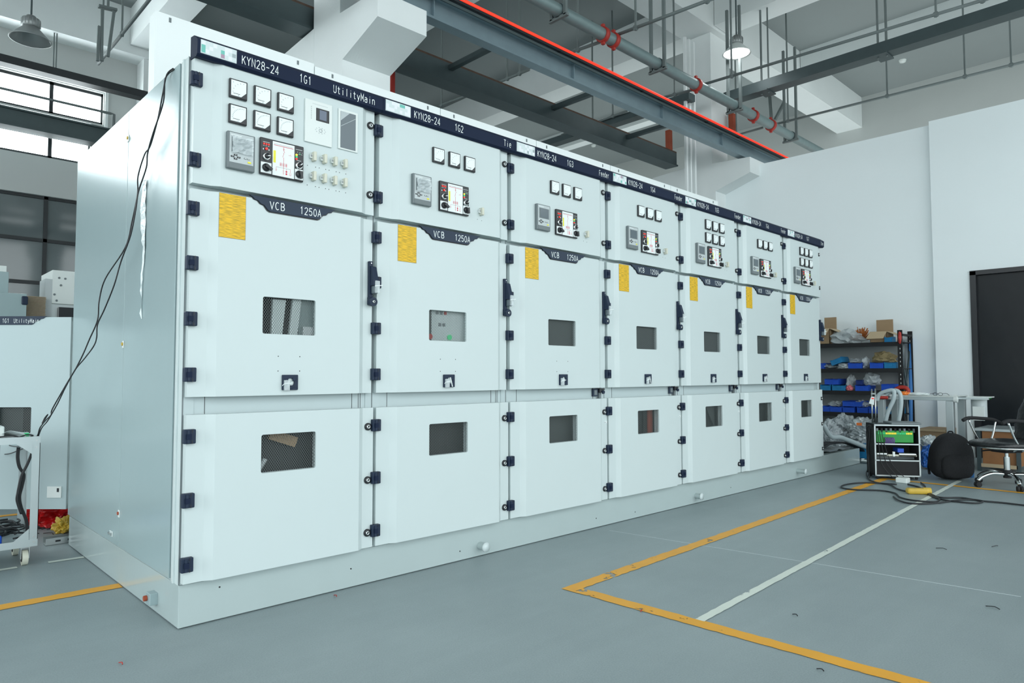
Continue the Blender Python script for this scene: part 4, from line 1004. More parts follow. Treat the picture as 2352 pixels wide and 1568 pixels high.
a = at(120, 620, y=Y5 + .3); g = G(); g.box(a.x, a.x + .8, Y5 + .28, Y5 + .9, at(120, 697, y=Y5 + .3).z, a.z, OFFW, .003)
for px, py in ((136, 638), (140, 655), (125, 676), (130, 690), (150, 640)): q = at(px, py, y=Y5 + .28); g.cyl(q, q + Vector((0, -.004, 0)), .012, GREYF, 10)
g.build('punched_panel', r)
a = at(104, 640, y=Y5 + .3); c = at(120, 640, y=Y5 + .3); g = G(); g.box(a.x, c.x, Y5 + .28, Y5 + .6, at(110, 727, y=Y5 + .3).z, a.z, GREYL)
q = at(135, 705, y=Y5 + .25); g.box(q.x, q.x + .25, Y5 + .24, Y5 + .28, q.z - .35, q.z, BLACK); g.build('side_flange', r)

# ============================================================ RIGHT SIDE OBJECTS
# boltless shelving
SX = 9.45; SB = 9.93; SY0 = -.13; SY1 = 1.75
r = empty('shelving_unit', ((SX + SB) / 2, .8, 0), 'black boltless steel shelving against the white wall, full of bins', 'shelving')
for y in (SY0, SY1):
    for x in (SX, SB - .04):
        g = G(); g.box(x, x + .04, y, y + .004, 0, 1.74, BLKM); g.box(x, x + .004, y, y + .055, 0, 1.74, BLKM)
        for k in range(26): g.box(x - .001, x, y + .020, y + .028, .15 + k * .06, .17 + k * .06, OFFW)
        g.build('upright', r)
SZ = [at(1950, yy, x=SX).z for yy in (788, 846, 897, 947)] + [.22]
for z in SZ:
    g = G(); g.box(SX, SB, SY0 + .01, SY1, z - .012, z, BLKM); g.box(SX - .006, SX, SY0, SY1, z - .06, z, BLKM); g.build('shelf_board', r)
g = G(); g.box(SB, SB + .01, SY0 + .1, SY1, .1, SZ[0] - .03, mat('plain_grey', (.42, .45, .45), .6)); g.build('rear_plane', r)  # even grey plane behind the shelf boards
g = G(); g.bar((SX + .05, SY0 + .03, .5), (SB - .05, SY0 + .03, 1.45), .02, .03, STEELD); g.bar((SX + .05, SY0 + .03, 1.45), (SB - .05, SY0 + .03, .5), .02, .03, STEELD); g.box(SX, SB, SY0, SY0 + .03, 1.66, 1.69, BLKM); g.build('end_brace', r)


def yr(px, x): return at(px, 880, x=x).y
def bin_(px0, px1, z, h, ma, lab, x=SX + .03, d=.30, tilt=0):
    y1 = yr(px0, x); y0 = yr(px1, x) + .006
    M = Matrix.Translation(Vector((x + d / 2, (y0 + y1) / 2, z))) @ Matrix.Rotation(tilt, 4, 'X') @ Matrix.Translation(-Vector((x + d / 2, (y0 + y1) / 2, z)))
    g = G(M); t = .006
    g.box(x, x + d, y0, y1, z, z + t, ma); g.box(x, x + t, y0, y1, z + t, z + h * .85, ma); g.box(x + d - t, x + d, y0, y1, z + t, z + h, ma); g.box(x + t, x + d - t, y0, y0 + t, z + t, z + h, ma); g.box(x + t, x + d - t, y1 - t, y1, z + t, z + h, ma)
    g.box(x - .006, x, y0 - .004, y1 + .004, z + h * .76, z + h * .86, ma); g.box(x - .008, x, (y0 + y1) / 2 - .03, (y0 + y1) / 2 + .03, z + h * .35, z + h * .65, ma)
    return g.build('storage_bin', None, lab, 'bin', 'plastic bins on the shelving')
def bag(px0, px1, z, h, ma, seed, lab, x=SX + .16, d=.22, name='plastic_bag', amp=.45):
    y1 = yr(px0, x); y0 = yr(px1, x); g = G(); g.blob((x, (y0 + y1) / 2, z + h * .36), (d, abs(y1 - y0), h), ma, seed, amp, 3, True); return g.build(name, None, lab, 'bag', 'plastic bags on the shelving')
bin_(1884, 1894, SZ[1], .085, BLUE, 'dark blue bin at the far left of the second shelf, partly hidden')
bin_(1911, 1938, SZ[1] + .07, .085, TEAL, 'teal bin tilted on the second shelf from the top', tilt=-.35)
bin_(1949, 1981, SZ[1], .085, BLUE, 'blue bin in the middle of the second shelf from the top')
bin_(1999, 2031, SZ[1], .085, BLUE, 'blue bin left of the teal one on the second shelf from the top')
bin_(2032, 2061, SZ[1], .085, TEAL, 'teal bin at the right end of the second shelf from the top')
bin_(1884, 1908, SZ[2], .085, TEAL, 'teal bin at the left end of the third shelf')
bin_(1911, 1943, SZ[2], .085, TEAL, 'teal bin second from the left on the third shelf')
bin_(1894, 1927, SZ[2] + .087, .085, BLUE, 'blue bin stacked on two teal bins, third shelf')
bin_(1964, 1995, SZ[2], .085, BLUE, 'blue bin in the middle of the third shelf beside the pink bag')
bin_(1966, 1981, SZ[2] + .087, .07, mat('navy_bin', (.008, .03, .18), .4), 'small navy bin standing on the middle blue bin, third shelf')
bin_(2024, 2053, SZ[2], .10, BLUE, 'blue bin near the right end of the third shelf')
bin_(1889, 1905, SZ[3], .085, BLUE, 'leftmost blue bin on the fourth shelf')
bin_(1905, 1933, SZ[3], .085, BLUE, 'second blue bin from the left on the fourth shelf')
bin_(1934, 1962, SZ[3], .085, BLUE, 'third blue bin from the left on the fourth shelf, with another on top')
bin_(1934, 1978, SZ[3] + .087, .08, BLUE, 'wide blue bin stacked on top on the fourth shelf')
bin_(1967, 1993, SZ[3], .085, BLUE, 'fourth blue bin from the left on the fourth shelf')
bin_(1994, 2024, SZ[3], .085, BLUE, 'blue bin left of the teal one on the fourth shelf')
bin_(2025, 2064, SZ[3], .085, TEAL, 'teal bin behind the grey hoses on the fourth shelf')
bin_(2034, 2053, SZ[0], .075, TEAL, 'small teal bin on the top shelf beside the open carton', x=SX + .02, d=.15)
bag(1884, 1920, SZ[1], .08, BUB2, 1, 'flat silvery bag at the left of the second shelf')
bag(1926, 1951, SZ[1], .09, BAG, 2, 'clear bag leaning on the tilted teal bin', x=SX + .06, d=.14)
bag(1984, 1999, SZ[1], .19, BAG, 3, 'tall clear bag between two blue bins on the second shelf')
bag(2006, 2060, SZ[1] + .09, .17, mat('brown_bag', (.30, .24, .12), .6, bump=.6), 4, 'brown paper bag on the bins at the right of the second shelf', x=SX + .2)
bag(1955, 1990, SZ[1] + .08, .08, BAG, 5, 'clear bag lying on the middle blue bin of the second shelf', x=SX + .2)
bag(1946, 1965, SZ[2], .27, BAG, 6, 'tall clear bag on the third shelf holding pink parts')
g = G(); yy = (yr(1946, SX + .12) + yr(1965, SX + .12)) / 2; g.blob((SX + .06, yy, SZ[2] + .035), (.10, .09, .09), PINK, 9, .4, 3, True); g.build('pink_parts', None, 'pink plastic parts in the bottom of the tall clear bag', 'parts', None, 'stuff')
bag(1984, 2022, SZ[2] + .08, .20, BAG, 7, 'large clear bag drooping between bins on the third shelf')
bag(1905, 1935, SZ[3] + .08, .10, BAG, 8, 'clear bag in the second bin of the fourth shelf', x=SX + .18)
bag(1967, 1992, SZ[3] + .08, .12, BAG, 9, 'clear bag in the fourth bin of the fourth shelf', x=SX + .18)
bag(1915, 1985, SZ[0], .22, BAG, 10, 'heap of clear film bags on the top shelf between the cartons', d=.34)
# orange ties
g = G(); rnd = random.Random(9); yc = (yr(1960, SX + .2) + yr(2000, SX + .2)) / 2
for k in range(150):
    a = rnd.random() * 6.28; e = rnd.random() * 1.3; L = rnd.uniform(.12, .20)
    g.bar((SX + .22, yc, SZ[0] + .04), (SX + .22 + L * .6 * math.cos(a) * math.cos(e), yc + L * math.sin(a) * math.cos(e), SZ[0] + .06 + L * math.sin(e)), .010, .006, ORTIE)
g.build('orange_tie_bundle', None, 'bushy bundle of orange brown ties on the top shelf', 'ties', None, 'stuff')
# cartons
def carton(px0, px1, h, lab, flaps):
    x = SX + .06; y1 = yr(px0, x); y0 = yr(px1, x); z = SZ[0] + .001; t = .006; d = .28
    r = empty('open_carton', (x + d / 2, (y0 + y1) / 2, z), lab, 'carton')
    g = G(); g.box(x, x + d, y0, y1, z, z + t, CARD); g.box(x, x + t, y0, y1, z, z + h, CARD); g.box(x + d - t, x + d, y0, y1, z, z + h, CARD); g.box(x, x + d, y0, y0 + t, z, z + h, CARD); g.box(x, x + d, y1 - t, y1, z, z + h, CARD); g.build('box', r)
    for kind in flaps:
        g = G()
        if kind == 'back': g.box(x + d - .006, x + d, y0, y1, z + h, z + h + .19, CARD)
        if kind == 'front': g.add([(x, y0, z + h), (x, y1, z + h), (x - .10, y1 + .02, z + h - .10), (x - .10, y0 + .02, z + h - .10), (x, y0, z + h + .006), (x, y1, z + h + .006), (x - .10, y1 + .02, z + h - .094), (x - .10, y0 + .02, z + h - .094)], [(0, 1, 2, 3), (7, 6, 5, 4), (0, 4, 5, 1), (1, 5, 6, 2), (2, 6, 7, 3), (3, 7, 4, 0)], CARDL)
        if kind == 'right': g.add([(x, y0, z + h), (x + d, y0, z + h), (x + d, y0 - .13, z + h - .06), (x, y0 - .13, z + h - .06), (x, y0, z + h + .005), (x + d, y0, z + h + .005), (x + d, y0 - .13, z + h - .055), (x, y0 - .13, z + h - .055)], [(0, 1, 2, 3), (7, 6, 5, 4), (0, 4, 5, 1), (1, 5, 6, 2), (2, 6, 7, 3), (3, 7, 4, 0)], CARDL)
        g.build('flap', r)
carton(1880, 1908, .23, 'open brown carton at the left end of the top shelf', ('back', 'front', 'right'))
carton(2001, 2040, .15, 'open brown carton with raised flaps at the right end of the top shelf', ('back', 'front', 'right'))
# boards leaning on the wall, right of the shelving
g = G(); a = at(2092, 776, x=9.95); b = at(2106, 975, x=9.80)
g.bar((9.95, a.y, a.z), (9.70, a.y - .03, .01), .10, .02, BLUEB); g.build('blue_board', None, 'narrow blue board leaning on the wall right of the shelving', 'board')
g = G(); g.bar((9.94, a.y + .10, a.z - .03), (9.68, a.y + .07, .01), .07, .02, HOSE); g.build('pale_board', None, 'pale narrow board leaning between the shelving and the blue board', 'board')
# red handheld tool hung on the rear upright
a = at(2073, 893, x=SX - .03); g = G(); g.tube([a + Vector((0, .09, -.01)), a + Vector((0, .03, .02)), a + Vector((0, -.04, .015)), a + Vector((0, -.07, -.03)), a + Vector((0, -.06, -.09))], .028, REDC, 10); g.build('red_tool', None, 'dark red handheld tool by the right upright of the shelving', 'tool')
a = at(2063, 775, x=SX - .02); g = G(); g.blob((SX - .02, a.y - .02, a.z), (.05, .045, .17), REDC, 2, .2, 3); g.build('red_glove', None, 'red glove hanging over the top of the right shelving upright', 'glove')
# silver bags heaped at the end of the plinth
def heap(px0, px1, py0, py1, x, seed, ma, lab, base=None, amp=.4, name='wrapped_bag', d=.3):
    a = at(px0, py1, x=x); b = at(px1, py0, x=x); g = G(); z0 = a.z if base is None else base
    h = b.z - z0; g.blob((x, (a.y + b.y) / 2, z0 + h * .42), (d, abs(a.y - b.y) * 1.15, h * 1.35), ma, seed, amp, 4, True); return g.build(name, None, lab, 'bag', 'wrapped bags heaped by the shelving')
heap(1893, 1945, 975, 1030, 8.75, 1, BUB, 'large silvery wrapped bag at the left of the heap', base=.05, d=.5)
heap(1890, 1922, 972, 1012, 8.5, 11, BAG, 'clear crumpled bag beside the last cabinet')
heap(1918, 1958, 955, 985, 8.8, 12, BAG, 'clear bag standing on top of the silvery heap')
heap(1950, 2000, 985, 1008, 8.75, 13, BUB2, 'silvery wrapped bag in the middle layer at the right of the heap')
heap(1950, 2000, 1002, 1018, 8.75, 14, BUB, 'silvery wrapped bag in the second layer from the bottom')
heap(1950, 2000, 1014, 1050, 8.75, 15, BUB, 'silvery wrapped bag at the bottom right of the heap', base=.05)
top_bag = heap(1955, 2004, 963, 990, 8.75, 16, BUB2, 'silvery bag with an orange label on top of the heap')
a = at(1978, 973, x=8.58); g = G(); g.box(8.50, 8.505, a.y - .035, a.y + .03, a.z - .018, a.z + .018, mat('orange_label', (.85, .20, .04), .5)); g.build('orange_sticker', top_bag, 'orange sticker')
g = G(); g.box(8.4, 9.1, .2, 1.1, .0, .05, STEELD, .01); g.build('low_pallet', None, 'dark low platform under the heap of wrapped bags', 'platform')
# foil sheet, wires and hose on the plinth end
rnd = random.Random(4); v = []; nx, ny = 14, 8
for i in range(nx):
    for j in range(ny): v.append((7.02 + 1.05 * i / (nx - 1), .04 + .5 * j / (ny - 1) + rnd.uniform(-.01, .01), .203 + rnd.random() * .022))
g = G(); g.add(v, [(i * ny + j, i * ny + j + 1, (i + 1) * ny + j + 1, (i + 1) * ny + j) for i in range(nx - 1) for j in range(ny - 1)], mat('foil', (.45, .5, .52), .3, .4)); g.build('wrapping_sheet', None, 'crinkled grey wrapping sheet on the bare end of the plinth', 'sheet')
g = G()
for k in range(9): g.tube([(7.0, .12 + k * .03, .28 + .01 * (k % 3)), (7.3, .10 + k * .028, .26 + .012 * (k % 4)), (7.7, .16 + k * .02, .27), (8.1, .10 + k * .01, .25), (8.3, .0 + k * .008, .15), (8.34, -.04 + k * .008, .03)], .010, CABLE, 6)
g.build('cable_bundle', None, 'bundle of dark cables lying on the bare end of the plinth', 'cables')
g = G(); g.tube([at(x, y, y=-.02 + .2 * t) for x, y, t in ((1891, 975, 1), (1908, 1002, .8), (1930, 1004, .5), (1960, 1015, .2), (1985, 1025, 0), (2000, 1028, 0))], .028, HOSE, 12); g.build('grey_hose', None, 'thick grey hose lying over the plinth end to the rack', 'hose')
a = at(1985, 1040, z=.1); g = G(); g.box(8.3, 8.75, -.25, .1, 0, .22, TEAL, .01); g.build('blue_crate', None, 'blue crate on the floor just beyond the plinth end', 'crate')
g = G(); g.cyl((8.2, -.12, .035), (8.2, .08, .035), .03, CHROME, 14); g.cyl((8.2, -.16, .035), (8.2, -.12, .035), .02, CHROME, 12); g.build('steel_fitting', None, 'shiny steel fitting on the floor at the corner of the plinth', 'fitting')
# flight-case test rack
F0 = Vector((6.905, -.595, 0)); F1 = Vector((7.155, -.965, 0)); fd = (F1 - F0).normalized(); FWD = (F1 - F0).length
fn = Vector((-fd.y, fd.x, 0))
if fn.x < 0: fn = -fn
Mr = Matrix.Translation(F0) @ Matrix((fd, fn, Vector((0, 0, 1)))).transposed().to_4x4()
rh = .985
rh = .588
r = empty('test_rack', tuple(F0 + fd * FWD / 2), 'open-front rack on wheels holding a green terminal block and wiring, beside the plinth', 'rack')
W_ = FWD; H0 = .035
g = G(Mr); g.box(0, W_, 0, .015, H0, H0 + .012, ALU); g.box(0, .012, 0, .30, H0, rh, BLKM); g.box(W_ - .012, W_, 0, .30, H0, rh, BLKM); g.box(0, W_, .29, .30, H0, rh, BLKM); g.box(0, W_, 0, .30, rh - .02, rh, STEELD); g.box(0, W_, 0, .30, H0, H0 + .02, BLKM)
for x in (0, W_ - .014): g.box(x, x + .014, -.006, .004, H0, rh, ALU)
for z in (H0, rh * .335, rh * .63, rh - .016): g.box(0, W_, -.006, .004, z, z + .014, ALU)
g.build('case', r)
g = G(Mr); g.box(.015, W_ - .015, .004, .02, H0 + .012, rh * .335, BLKM); g.build('drawer_front', r)
g = G(Mr); z0, z1 = rh * .665, rh * .885; g.box(.03, W_ - .05, .03, .12, z0, z1, GREENB, .006)
for k in range(22): g.box(.045 + k * .0155, .055 + k * .0155, .022, .032, z1 - .04, z1 - .022, YELI if (4 < k < 12 or k > 17) else GRNL)
g.build('terminal_block', r, label='green terminal block')
g = G(Mr)
for k in range(7): g.tube([(.11 + k * .014, .02, z0 + .055), (.115 + k * .014, .0, z0 + .03), (.112 + k * .014, .01, z0 - .005)], .005, PURP, 6)
g.build('purple_wires', r, label='purple wires')
g = G(Mr); zz = rh * .43; g.cyl((.02, .05, zz), (W_ - .02, .05, zz), .012, CREAM, 10)
for a_, b_ in ((.03, .13), (.25, W_ - .03)): g.cyl((a_, .05, zz + .012), (b_, .05, zz + .012), .022, METAL, 14)
g.box(.19, .21, .03, .06, zz - .01, zz + .04, WHT); g.box(.24, .30, .04, .2, zz + .035, zz + .075, BLUE); g.box(.02, W_ - .02, .12, .28, rh * .35, rh * .40, GREYF)
g.build('resistor_rods', r)
g = G(Mr); g.box(.165, W_ + .01, -.03, .26, rh + .002, rh + .022, GREYF, .004); g.build('laptop', None, 'closed dark grey laptop on top of the test rack', 'laptop')
g = G(Mr)
for x in (.03, W_ - .03):
    for y in (.04, .26): g.cyl((x - .01, y, .0178), (x + .01, y, .0178), .0175, BLKM, 12)
g.build('wheels', r)
g = G(Mr)
for k in range(3): g.tube([(.03 + k * .02, -.012, rh * .88), (.04 + k * .03, -.016, rh * .6), (.06 + k * .05, -.014, rh * .3), (.14 + k * .06, -.03, .05), (.2 + k * .05, -.06, .012)], .0035, CABLE, 6)
g.tube([(-.012, .10, rh * .9), (-.02, .12, rh * .6), (-.015, .16, rh * .4), (-.03, .10, rh * .1), (-.05, .02, .012)], .007, CABLE, 6); g.tube([(-.012, .18, rh * .8), (-.025, .2, rh * .5), (-.02, .14, rh * .2), (-.04, .1, .02)], .006, CABLE, 6); g.tube([(-.01, .05, rh * .95), (-.03, .06, rh * .97), (-.04, .12, rh * .9), (-.012, .14, rh * .8)], .006, CABLE, 6)
g.build('dangling_wires', r, label='black wires dangling down the rack')
g = G(Mr)
for k in range(9): g.box(.03 + k * .045, .05 + k * .045, .03, .10, rh - .075 - (k % 3) * .006, rh - .045, [GREYF, BLKM, STEELD][k % 3])
g.build('relay_row', r)
# pull-out handle with tag at the rack side
a = at(2003, 890, x=7.0); b = at(2006, 985, x=7.0)
g = G(); h0 = at(2002, 893, x=7.08); h1 = at(2010, 892, x=7.08)
g.tube([(7.08, h0.y, .55), (7.08, h0.y, h0.z)], .008, METAL, 8, 1); g.tube([(7.08, h1.y, .55), (7.08, h1.y, h1.z)], .008, METAL, 8, 1); g.box(7.07, 7.09, h1.y - .004, h0.y + .004, h0.z - .06, h0.z - .045, METAL); g.build('pull_handle', r)
a = at(2002, 915, x=7.06); g = G(); g.ext([(a.y + .005, a.z + .02), (a.y - .03, a.z + .02), (a.y - .022, a.z - .07), (a.y + .03, a.z - .055)], 'x', 7.060, 7.062, WHT); g.box(7.058, 7.06, a.y - .025, a.y, a.z - .005, a.z + .008, REDL); g.build('paper_tag', None, 'white and red paper tag hanging on the rack handle', 'tag')
# hoses arching over the rack
for lab, pts, xo in (('left one of two grey hoses arching from the bench to the rack', ((2026, 1082), (2028, 1020), (2033, 975), (2040, 945), (2052, 918), (2053, 898), (2040, 897), (2020, 905), (2015, 920)), 7.45), ('right one of two grey hoses arching from the bench to the rack', ((2058, 1082), (2060, 1020), (2063, 975), (2068, 945), (2070, 920), (2066, 902), (2056, 896), (2045, 899), (2036, 906)), 7.50)):
    g = G(); g.tube([at(x, y, x=xo) for x, y in pts], .022, HOSE, 12); g.build('grey_hose', None, lab, 'hose')
# workbench with aluminium frame
TX = 8.62; tz = .855
y0 = at(2010, 910, x=TX).y; y1 = at(2192, 912, x=TX).y
r = empty('workbench', (TX + .3, (y0 + y1) / 2, 0), 'aluminium framed workbench behind the rack with glasses on it', 'workbench')
g = G(); g.box(TX, TX + .6, y1, y0, tz - .01, tz, OFFW); g.box(TX, TX + .05, y1, y0, tz - .055, tz - .011, ALU, .003); g.box(TX + .55, TX + .6, y1, y0, tz - .055, tz - .011, ALU, .003); g.build('tabletop', r)
for x in (TX, TX + .52):
    for y in (y0 - .02, y1 + .10):
        g = G(); g.box(x, x + .08, y - .085, y - .005, 0, tz - .056, ALU, .004); g.build('leg', r)
g = G(); y2 = y1 - .34; g.box(TX + .05, TX + .08, y2, y1, tz - .035, tz - .012, ALU); g.cyl((TX + .02, y1 + .01, tz - .04), (TX + .02, y1 - .03, tz - .04), .035, OFFW, 16); g.cyl((TX + .02, y1 + .01, tz - .0), (TX + .02, y1 - .02, tz - .0), .02, OFFW, 16); g.build('side_rail', r)
# objects on the bench
a = at(2140, 908, x=TX + .1)
r = empty('eyeglasses', (TX + .08, a.y, tz), 'black framed eyeglasses lying on the workbench', 'glasses')
ya = at(2148, 905, x=TX + .06).y
for k, s_ in enumerate((0, 1)):
    yc = ya - s_ * .058; g = G(); g.tube([(TX + .06, yc + .024 * math.cos(a_), tz + .022 + .017 * math.sin(a_)) for a_ in [i * PI / 6 for i in range(13)]], .0028, BLACK, 6, 1); g.build('rim', r)
g = G(); g.tube([(TX + .06, ya + .024, tz + .03), (TX + .13, ya + .07, tz + .024), (TX + .18, ya + .10, tz + .006)], .0028, BLACK, 6); g.build('temple', r)
g = G(); g.tube([(TX + .06, ya - .082, tz + .03), (TX + .12, ya - .11, tz + .03), (TX + .19, ya - .12, tz + .006)], .0028, BLACK, 6); g.build('temple', r)
g = G(); g.tube([(TX + .06, ya - .024, tz + .028), (TX + .06, ya - .034, tz + .028)], .0028, BLACK, 6, 1); g.build('bridge', r)
g = G(); ya = at(2110, 907, x=TX + .15).y; g.blob((TX + .15, ya, tz + .018), (.2, .26, .04), WHT, 4, .3, 3, True); g.build('document_pile', None, 'pale papers on the workbench left of the glasses', 'papers')
g = G(); ya = at(2078, 905, x=TX + .1).y; g.blob((TX + .1, ya, tz + .022), (.10, .12, .055), mat('orange_plastic', (.85, .22, .03), .4), 5, .3, 3, True); g.build('orange_tool', None, 'small orange tool on the left part of the workbench', 'tool')
g = G(); a = at(2018, 918, x=TX - .04); g.tube([(TX - .03, a.y + .06, a.z - .02), (TX - .05, a.y + .05, a.z + .02), (TX - .05, a.y - .02, a.z + .03), (TX - .03, a.y - .11, a.z + .03)], .020, REDC, 10); g.tube([(TX - .02, a.y - .12, tz - .03), (TX - .02, a.y - .12, tz + .04)], .008, METAL, 8, 1); g.build('red_clamp', None, 'red hand clamp on the left corner of the workbench', 'clamp')
# stand with grey drum behind the bench
p = at(2243, 912, x=8.75)
r = empty('instrument_stand', (8.8, p.y, 0), 'grey upright column housing with a thin board on top, before the black door', 'stand')
ya, yb = at(2226, 912, x=8.75).y, at(2263, 912, x=8.75).y
g = G(); g.cyl((8.83, (ya + yb) / 2, .57), (8.83, (ya + yb) / 2, p.z - .02), abs(ya - yb) / 2, GREYL, 28); g.build('drum', r)
g = G(); g.box(8.70, 8.96, yb - .02, ya + .02, p.z - .02, p.z - .005, GREENB); g.box(8.70, 8.96, yb - .05, ya + .02, p.z - .004, p.z + .008, OFFW); g.build('top_board', r)
g = G(); g.box(8.68, 8.70, yb, yb + .12, .57, p.z - .11, OFFW, .002); g.build('switch_panel', r)
# brown cabinet behind the chair
ya, yb = at(2240, 985, x=8.45).y, at(2335, 985, x=8.45).y; zt = at(2290, 985, x=8.45).z
r = empty('plywood_crate', (8.8, (ya + yb) / 2, 0), 'brown plywood crate with steel corner posts behind the office chair', 'crate')
g = G(); g.box(8.47, 9.1, yb, ya - .06, .06, zt - .03, WOODB, .002); g.build('body', r)
g = G(); g.box(8.44, 9.12, yb - .02, ya + .01, zt - .03, zt, ALU, .002); g.build('top_edge', r)
for y in (ya - .04, yb - .02):
    g = G(); g.box(8.44, 8.47, y - .01, y + .03, 0, zt - .03, STEELD); g.build('corner_post', r)
g = G(); g.box(8.44, 8.47, yb, ya - .05, .05, .09, CARDL); g.build('base_rail', r)
# carton and silver bag under the bench
ya, yb = at(2108, 983, x=9.2).y, at(2172, 983, x=9.2).y; zt = at(2140, 985, x=9.2).z
g = G(); g.box(9.2, 9.7, yb, ya, 0, zt, CARD, .004); g.box(9.18, 9.2, yb, ya, zt - .03, zt + .0, CARDL); g.build('closed_carton', None, 'brown carton under the workbench', 'carton')
heap(2114, 2146, 1003, 1030, 8.3, 21, BUB2, 'silvery bag on the blue sack under the workbench', base=.27, d=.3)
g = G(); a = at(2115, 1030, x=8.2); b = at(2147, 1030, x=8.2); g.blob((8.25, (a.y + b.y) / 2, .14), (.4, abs(a.y - b.y) * 1.15, .32), BLUEF, 8, .25, 4, True); g.build('blue_sack', None, 'blue plastic sack on the floor between rack and backpack', 'sack')
# backpack
bp_c = at(2180, 1100, z=0)
r = empty('backpack', (7.45, -1.10, 0), 'black backpack standing on the floor beneath the workbench', 'backpack')
Rm = Matrix.Translation(Vector((7.50, -1.165, 0))) @ Matrix.Rotation(math.atan2(-.69, .72), 4, 'Z')
g = G(Rm); b = bmesh.new(); bmesh.ops.create_uvsphere(b, u_segments=28, v_segments=18, radius=1)
for v_ in b.verts:
    x, y, z = v_.co; zz = (z + 1) / 2; wd = .235 * (1 - .40 * zz ** 2.4)
    sg = lambda q, e: math.copysign(abs(q) ** e, q)
    v_.co = Vector((sg(x, .7) * wd * 1.0, sg(y, .7) * .13, .245 + sg(z, .72) * .245))
    v_.co += v_.co.normalized() * .012 * noise.noise(v_.co * 9)
g.bm(b, FABR, True); g.build('main_bag', r)
g = G(Rm); b = bmesh.new(); bmesh.ops.create_uvsphere(b, u_segments=24, v_segments=12, radius=1)
for v_ in b.verts:
    x, y, z = v_.co; sg = lambda q, e: math.copysign(abs(q) ** e, q); v_.co = Vector((sg(x, .6) * .17, -.10 + sg(y, .7) * .06, .15 + sg(z, .6) * .13)); v_.co += v_.co.normalized() * .012 * noise.noise(v_.co * 12)
g.bm(b, FABR, True); g.build('front_pocket', r)
g = G(Rm); g.tube([(-.03, .0, .475), (-.02, .0, .505), (.02, .0, .505), (.03, .0, .475)], .008, FABR, 6); g.build('carry_loop', r)
for s_ in (-1, 1):
    g = G(Rm); g.tube([(s_ * .08, .11, .42), (s_ * .12, .15, .30), (s_ * .16, .14, .14), (s_ * .18, .10, .04)], .014, FABR, 6); g.build('shoulder_strap', r)
# water bottle
a = at(2228, 1085, x=7.75); g = G(); g.lathe([(.001, 0), (.033, .002), (.034, .17), (.014, .22), (.014, .24), (.001, .24)], (7.78, a.y, .0), mat('blue_bottle', (.05, .22, .55), .15, alpha=.8), 16); g.build('water_bottle', None, 'blue water bottle between the backpack and the crate', 'bottle')
# office chair
CH = Vector((7.29, -1.70, 0)); th = math.radians(-128)
Mc = Matrix.Translation(CH)
r = empty('office_chair', tuple(CH), 'black leather office chair with chrome five-star base at the right edge', 'chair')
tips = [at(2255, 1112, z=.05), at(2335, 1122, z=.05)]
a0 = math.radians(137)
for k in range(5):
    a = a0 + k * 2 * PI / 5; c, s_ = math.cos(a), math.sin(a); R_ = .30
    g = G(Mc); g.tube([(.03 * c, .03 * s_, .125), (.15 * c, .15 * s_, .135), (.25 * c, .25 * s_, .105), (R_ * c, R_ * s_, .066)], .018, CHROME, 10); g.build('base_arm', r)
    g = G(Mc); p = Vector((R_ * c, R_ * s_, .028)); t_ = Vector((-s_, c, 0)); g.cyl(p - t_ * .024, p - t_ * .005, .027, BLKM, 16); g.cyl(p + t_ * .005, p + t_ * .024, .027, BLKM, 16); g.cyl(p + Vector((0, 0, .01)), p + Vector((0, 0, .05)), .012, BLKM, 10); g.build('caster', r)
g = G(Mc); g.cyl((0, 0, .09), (0, 0, .17), .035, BLKM, 18); g.cyl((0, 0, .17), (0, 0, .30), .027, CHROME, 18); g.cyl((0, 0, .30), (0, 0, .36), .016, CHROME, 14); g.build('gas_lift', r)
# chair faces the left of the picture: local +x is the way it faces
fdir = Vector((-.82, .57, 0)).normalized(); ldir = Vector((-fdir.y, fdir.x, 0))
Ms = Matrix.Translation(CH) @ Matrix((fdir, ldir, Vector((0, 0, 1)))).transposed().to_4x4()
g = G(Ms); g.box(-.10, .10, -.09, .09, .345, .375, BLKM, .008); g.tube([(.0, -.05, .36), (.02, -.20, .345), (.03, -.27, .33)], .008, BLKM, 8); g.build('tilt_mechanism', r)
def cushion(M, cx, cy, cz, lx, ly, lz, ma, crease=0):
    b = bmesh.new(); bmesh.ops.create_uvsphere(b, u_segments=32, v_segments=16, radius=1); sg = lambda q, e: math.copysign(abs(q) ** e, q)
    for v_ in b.verts:
        x, y, z = v_.co; v_.co = Vector((cx + sg(x, .55) * lx, cy + sg(y, .55) * ly, cz + sg(z, .8) * lz))
        if crease: v_.co.x += crease * math.sin(v_.co.z * 42) * (1 if x > 0 else 0)
    g = G(M); g.bm(b, ma, True); return g
g = cushion(Ms, .02, 0, .425, .27, .25, .05, LEATH); g.build('seat', r)
g = G(Ms); g.tube([(.24, -.22, .405), (.27, 0, .40), (.24, .22, .405), (0, .255, .40), (-.22, .22, .41)], .008, CHROME, 8); g.tube([(.24, -.22, .405), (0, -.255, .40), (-.22, -.22, .41)], .008, CHROME, 8); g.build('seat_rim', r, label='chrome rim under the seat')
Mb = Ms @ Matrix.Translation(Vector((-.28, 0, .43))) @ Matrix.Rotation(-.44, 4, 'Y')
g = cushion(Mb, 0, 0, .34, .055, .24, .36, LEATH, .010); g.build('backrest', r)
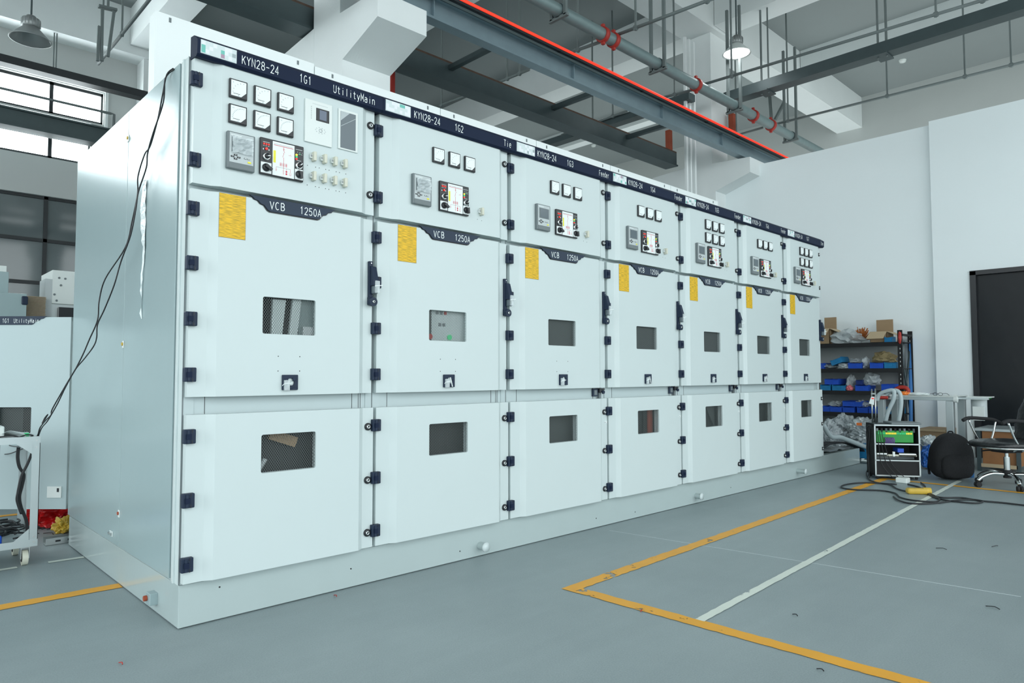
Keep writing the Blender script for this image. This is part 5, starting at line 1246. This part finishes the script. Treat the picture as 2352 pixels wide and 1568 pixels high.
for s_ in (-1, 1):
    g = G(Ms); y = s_ * .235
    g.tube([(.27, y, .65), (.20, y, .675), (.06, y, .668), (-.08, y, .655), (-.16, y, .625)], .018, BLKM, 10); g.build('armrest', r)
    g = G(Ms); g.tube([(.20, y, .655), (.14, y * .98, .52), (.08, y * .93, .42), (.06, y * .6, .37)], .010, CHROME, 8); g.tube([(-.12, y, .65), (-.08, y * .98, .52), (-.04, y * .93, .42), (-.04, y * .6, .37)], .010, CHROME, 8); g.build('armrest_support', r)
# floor cables around the rack
def fcable(pts, lab, rr=.0075, name='floor_cable'):
    g = G(); g.tube([at(x, y, z=rr + .002 + .001 * (k % 2)) for k, (x, y) in enumerate(pts)], rr, CABLE, 8, 6); g.build(name, None, lab, 'cable')
fcable(((2060, 1112), (1990, 1108), (1945, 1112), (1932, 1119), (1960, 1124), (2020, 1126), (2055, 1132), (2068, 1142), (2100, 1149), (2145, 1152), (2158, 1147), (2150, 1140), (2130, 1130), (2110, 1118), (2085, 1112)), 'black cable looping left across the yellow line')
fcable(((2052, 1140), (2065, 1149), (2095, 1156), (2150, 1155), (2200, 1148), (2235, 1147), (2258, 1151), (2240, 1155), (2200, 1152), (2160, 1146), (2135, 1136), (2125, 1125), (2100, 1115)), 'black cable looping right across the white line')
fcable(((2130, 1132), (2160, 1142), (2210, 1143), (2255, 1150), (2300, 1154), (2352, 1160), (2440, 1170), (2600, 1186)), 'black cable running off to the right edge')
fcable(((1998, 1075), (1990, 1085), (1995, 1100), (2015, 1108), (2045, 1113), (2060, 1122), (2085, 1128), (2110, 1125), (2125, 1118), (2115, 1108)), 'black cable curling round the left foot of the rack')
a = at(2073, 1108, z=.0); g = G(); g.box(a.x - .06, a.x + .05, a.y - .06, a.y + .05, .0, .055, OFFW, .01); g.build('power_strip', None, 'white power socket on the floor under the rack front', 'socket')
a = at(2107, 1134, z=.0); g = G(Matrix.Translation(Vector((a.x, a.y, 0))) @ Matrix.Rotation(-.95, 4, 'Z')); g.box(-.095, .095, -.04, .04, .0, .055, BRAID, .02); g.cyl((.05, 0, .03), (.115, 0, .03), .032, BRAID, 14); g.build('yellow_cable_reel', None, 'yellow plastic connector lying among the black floor cables', 'connector')
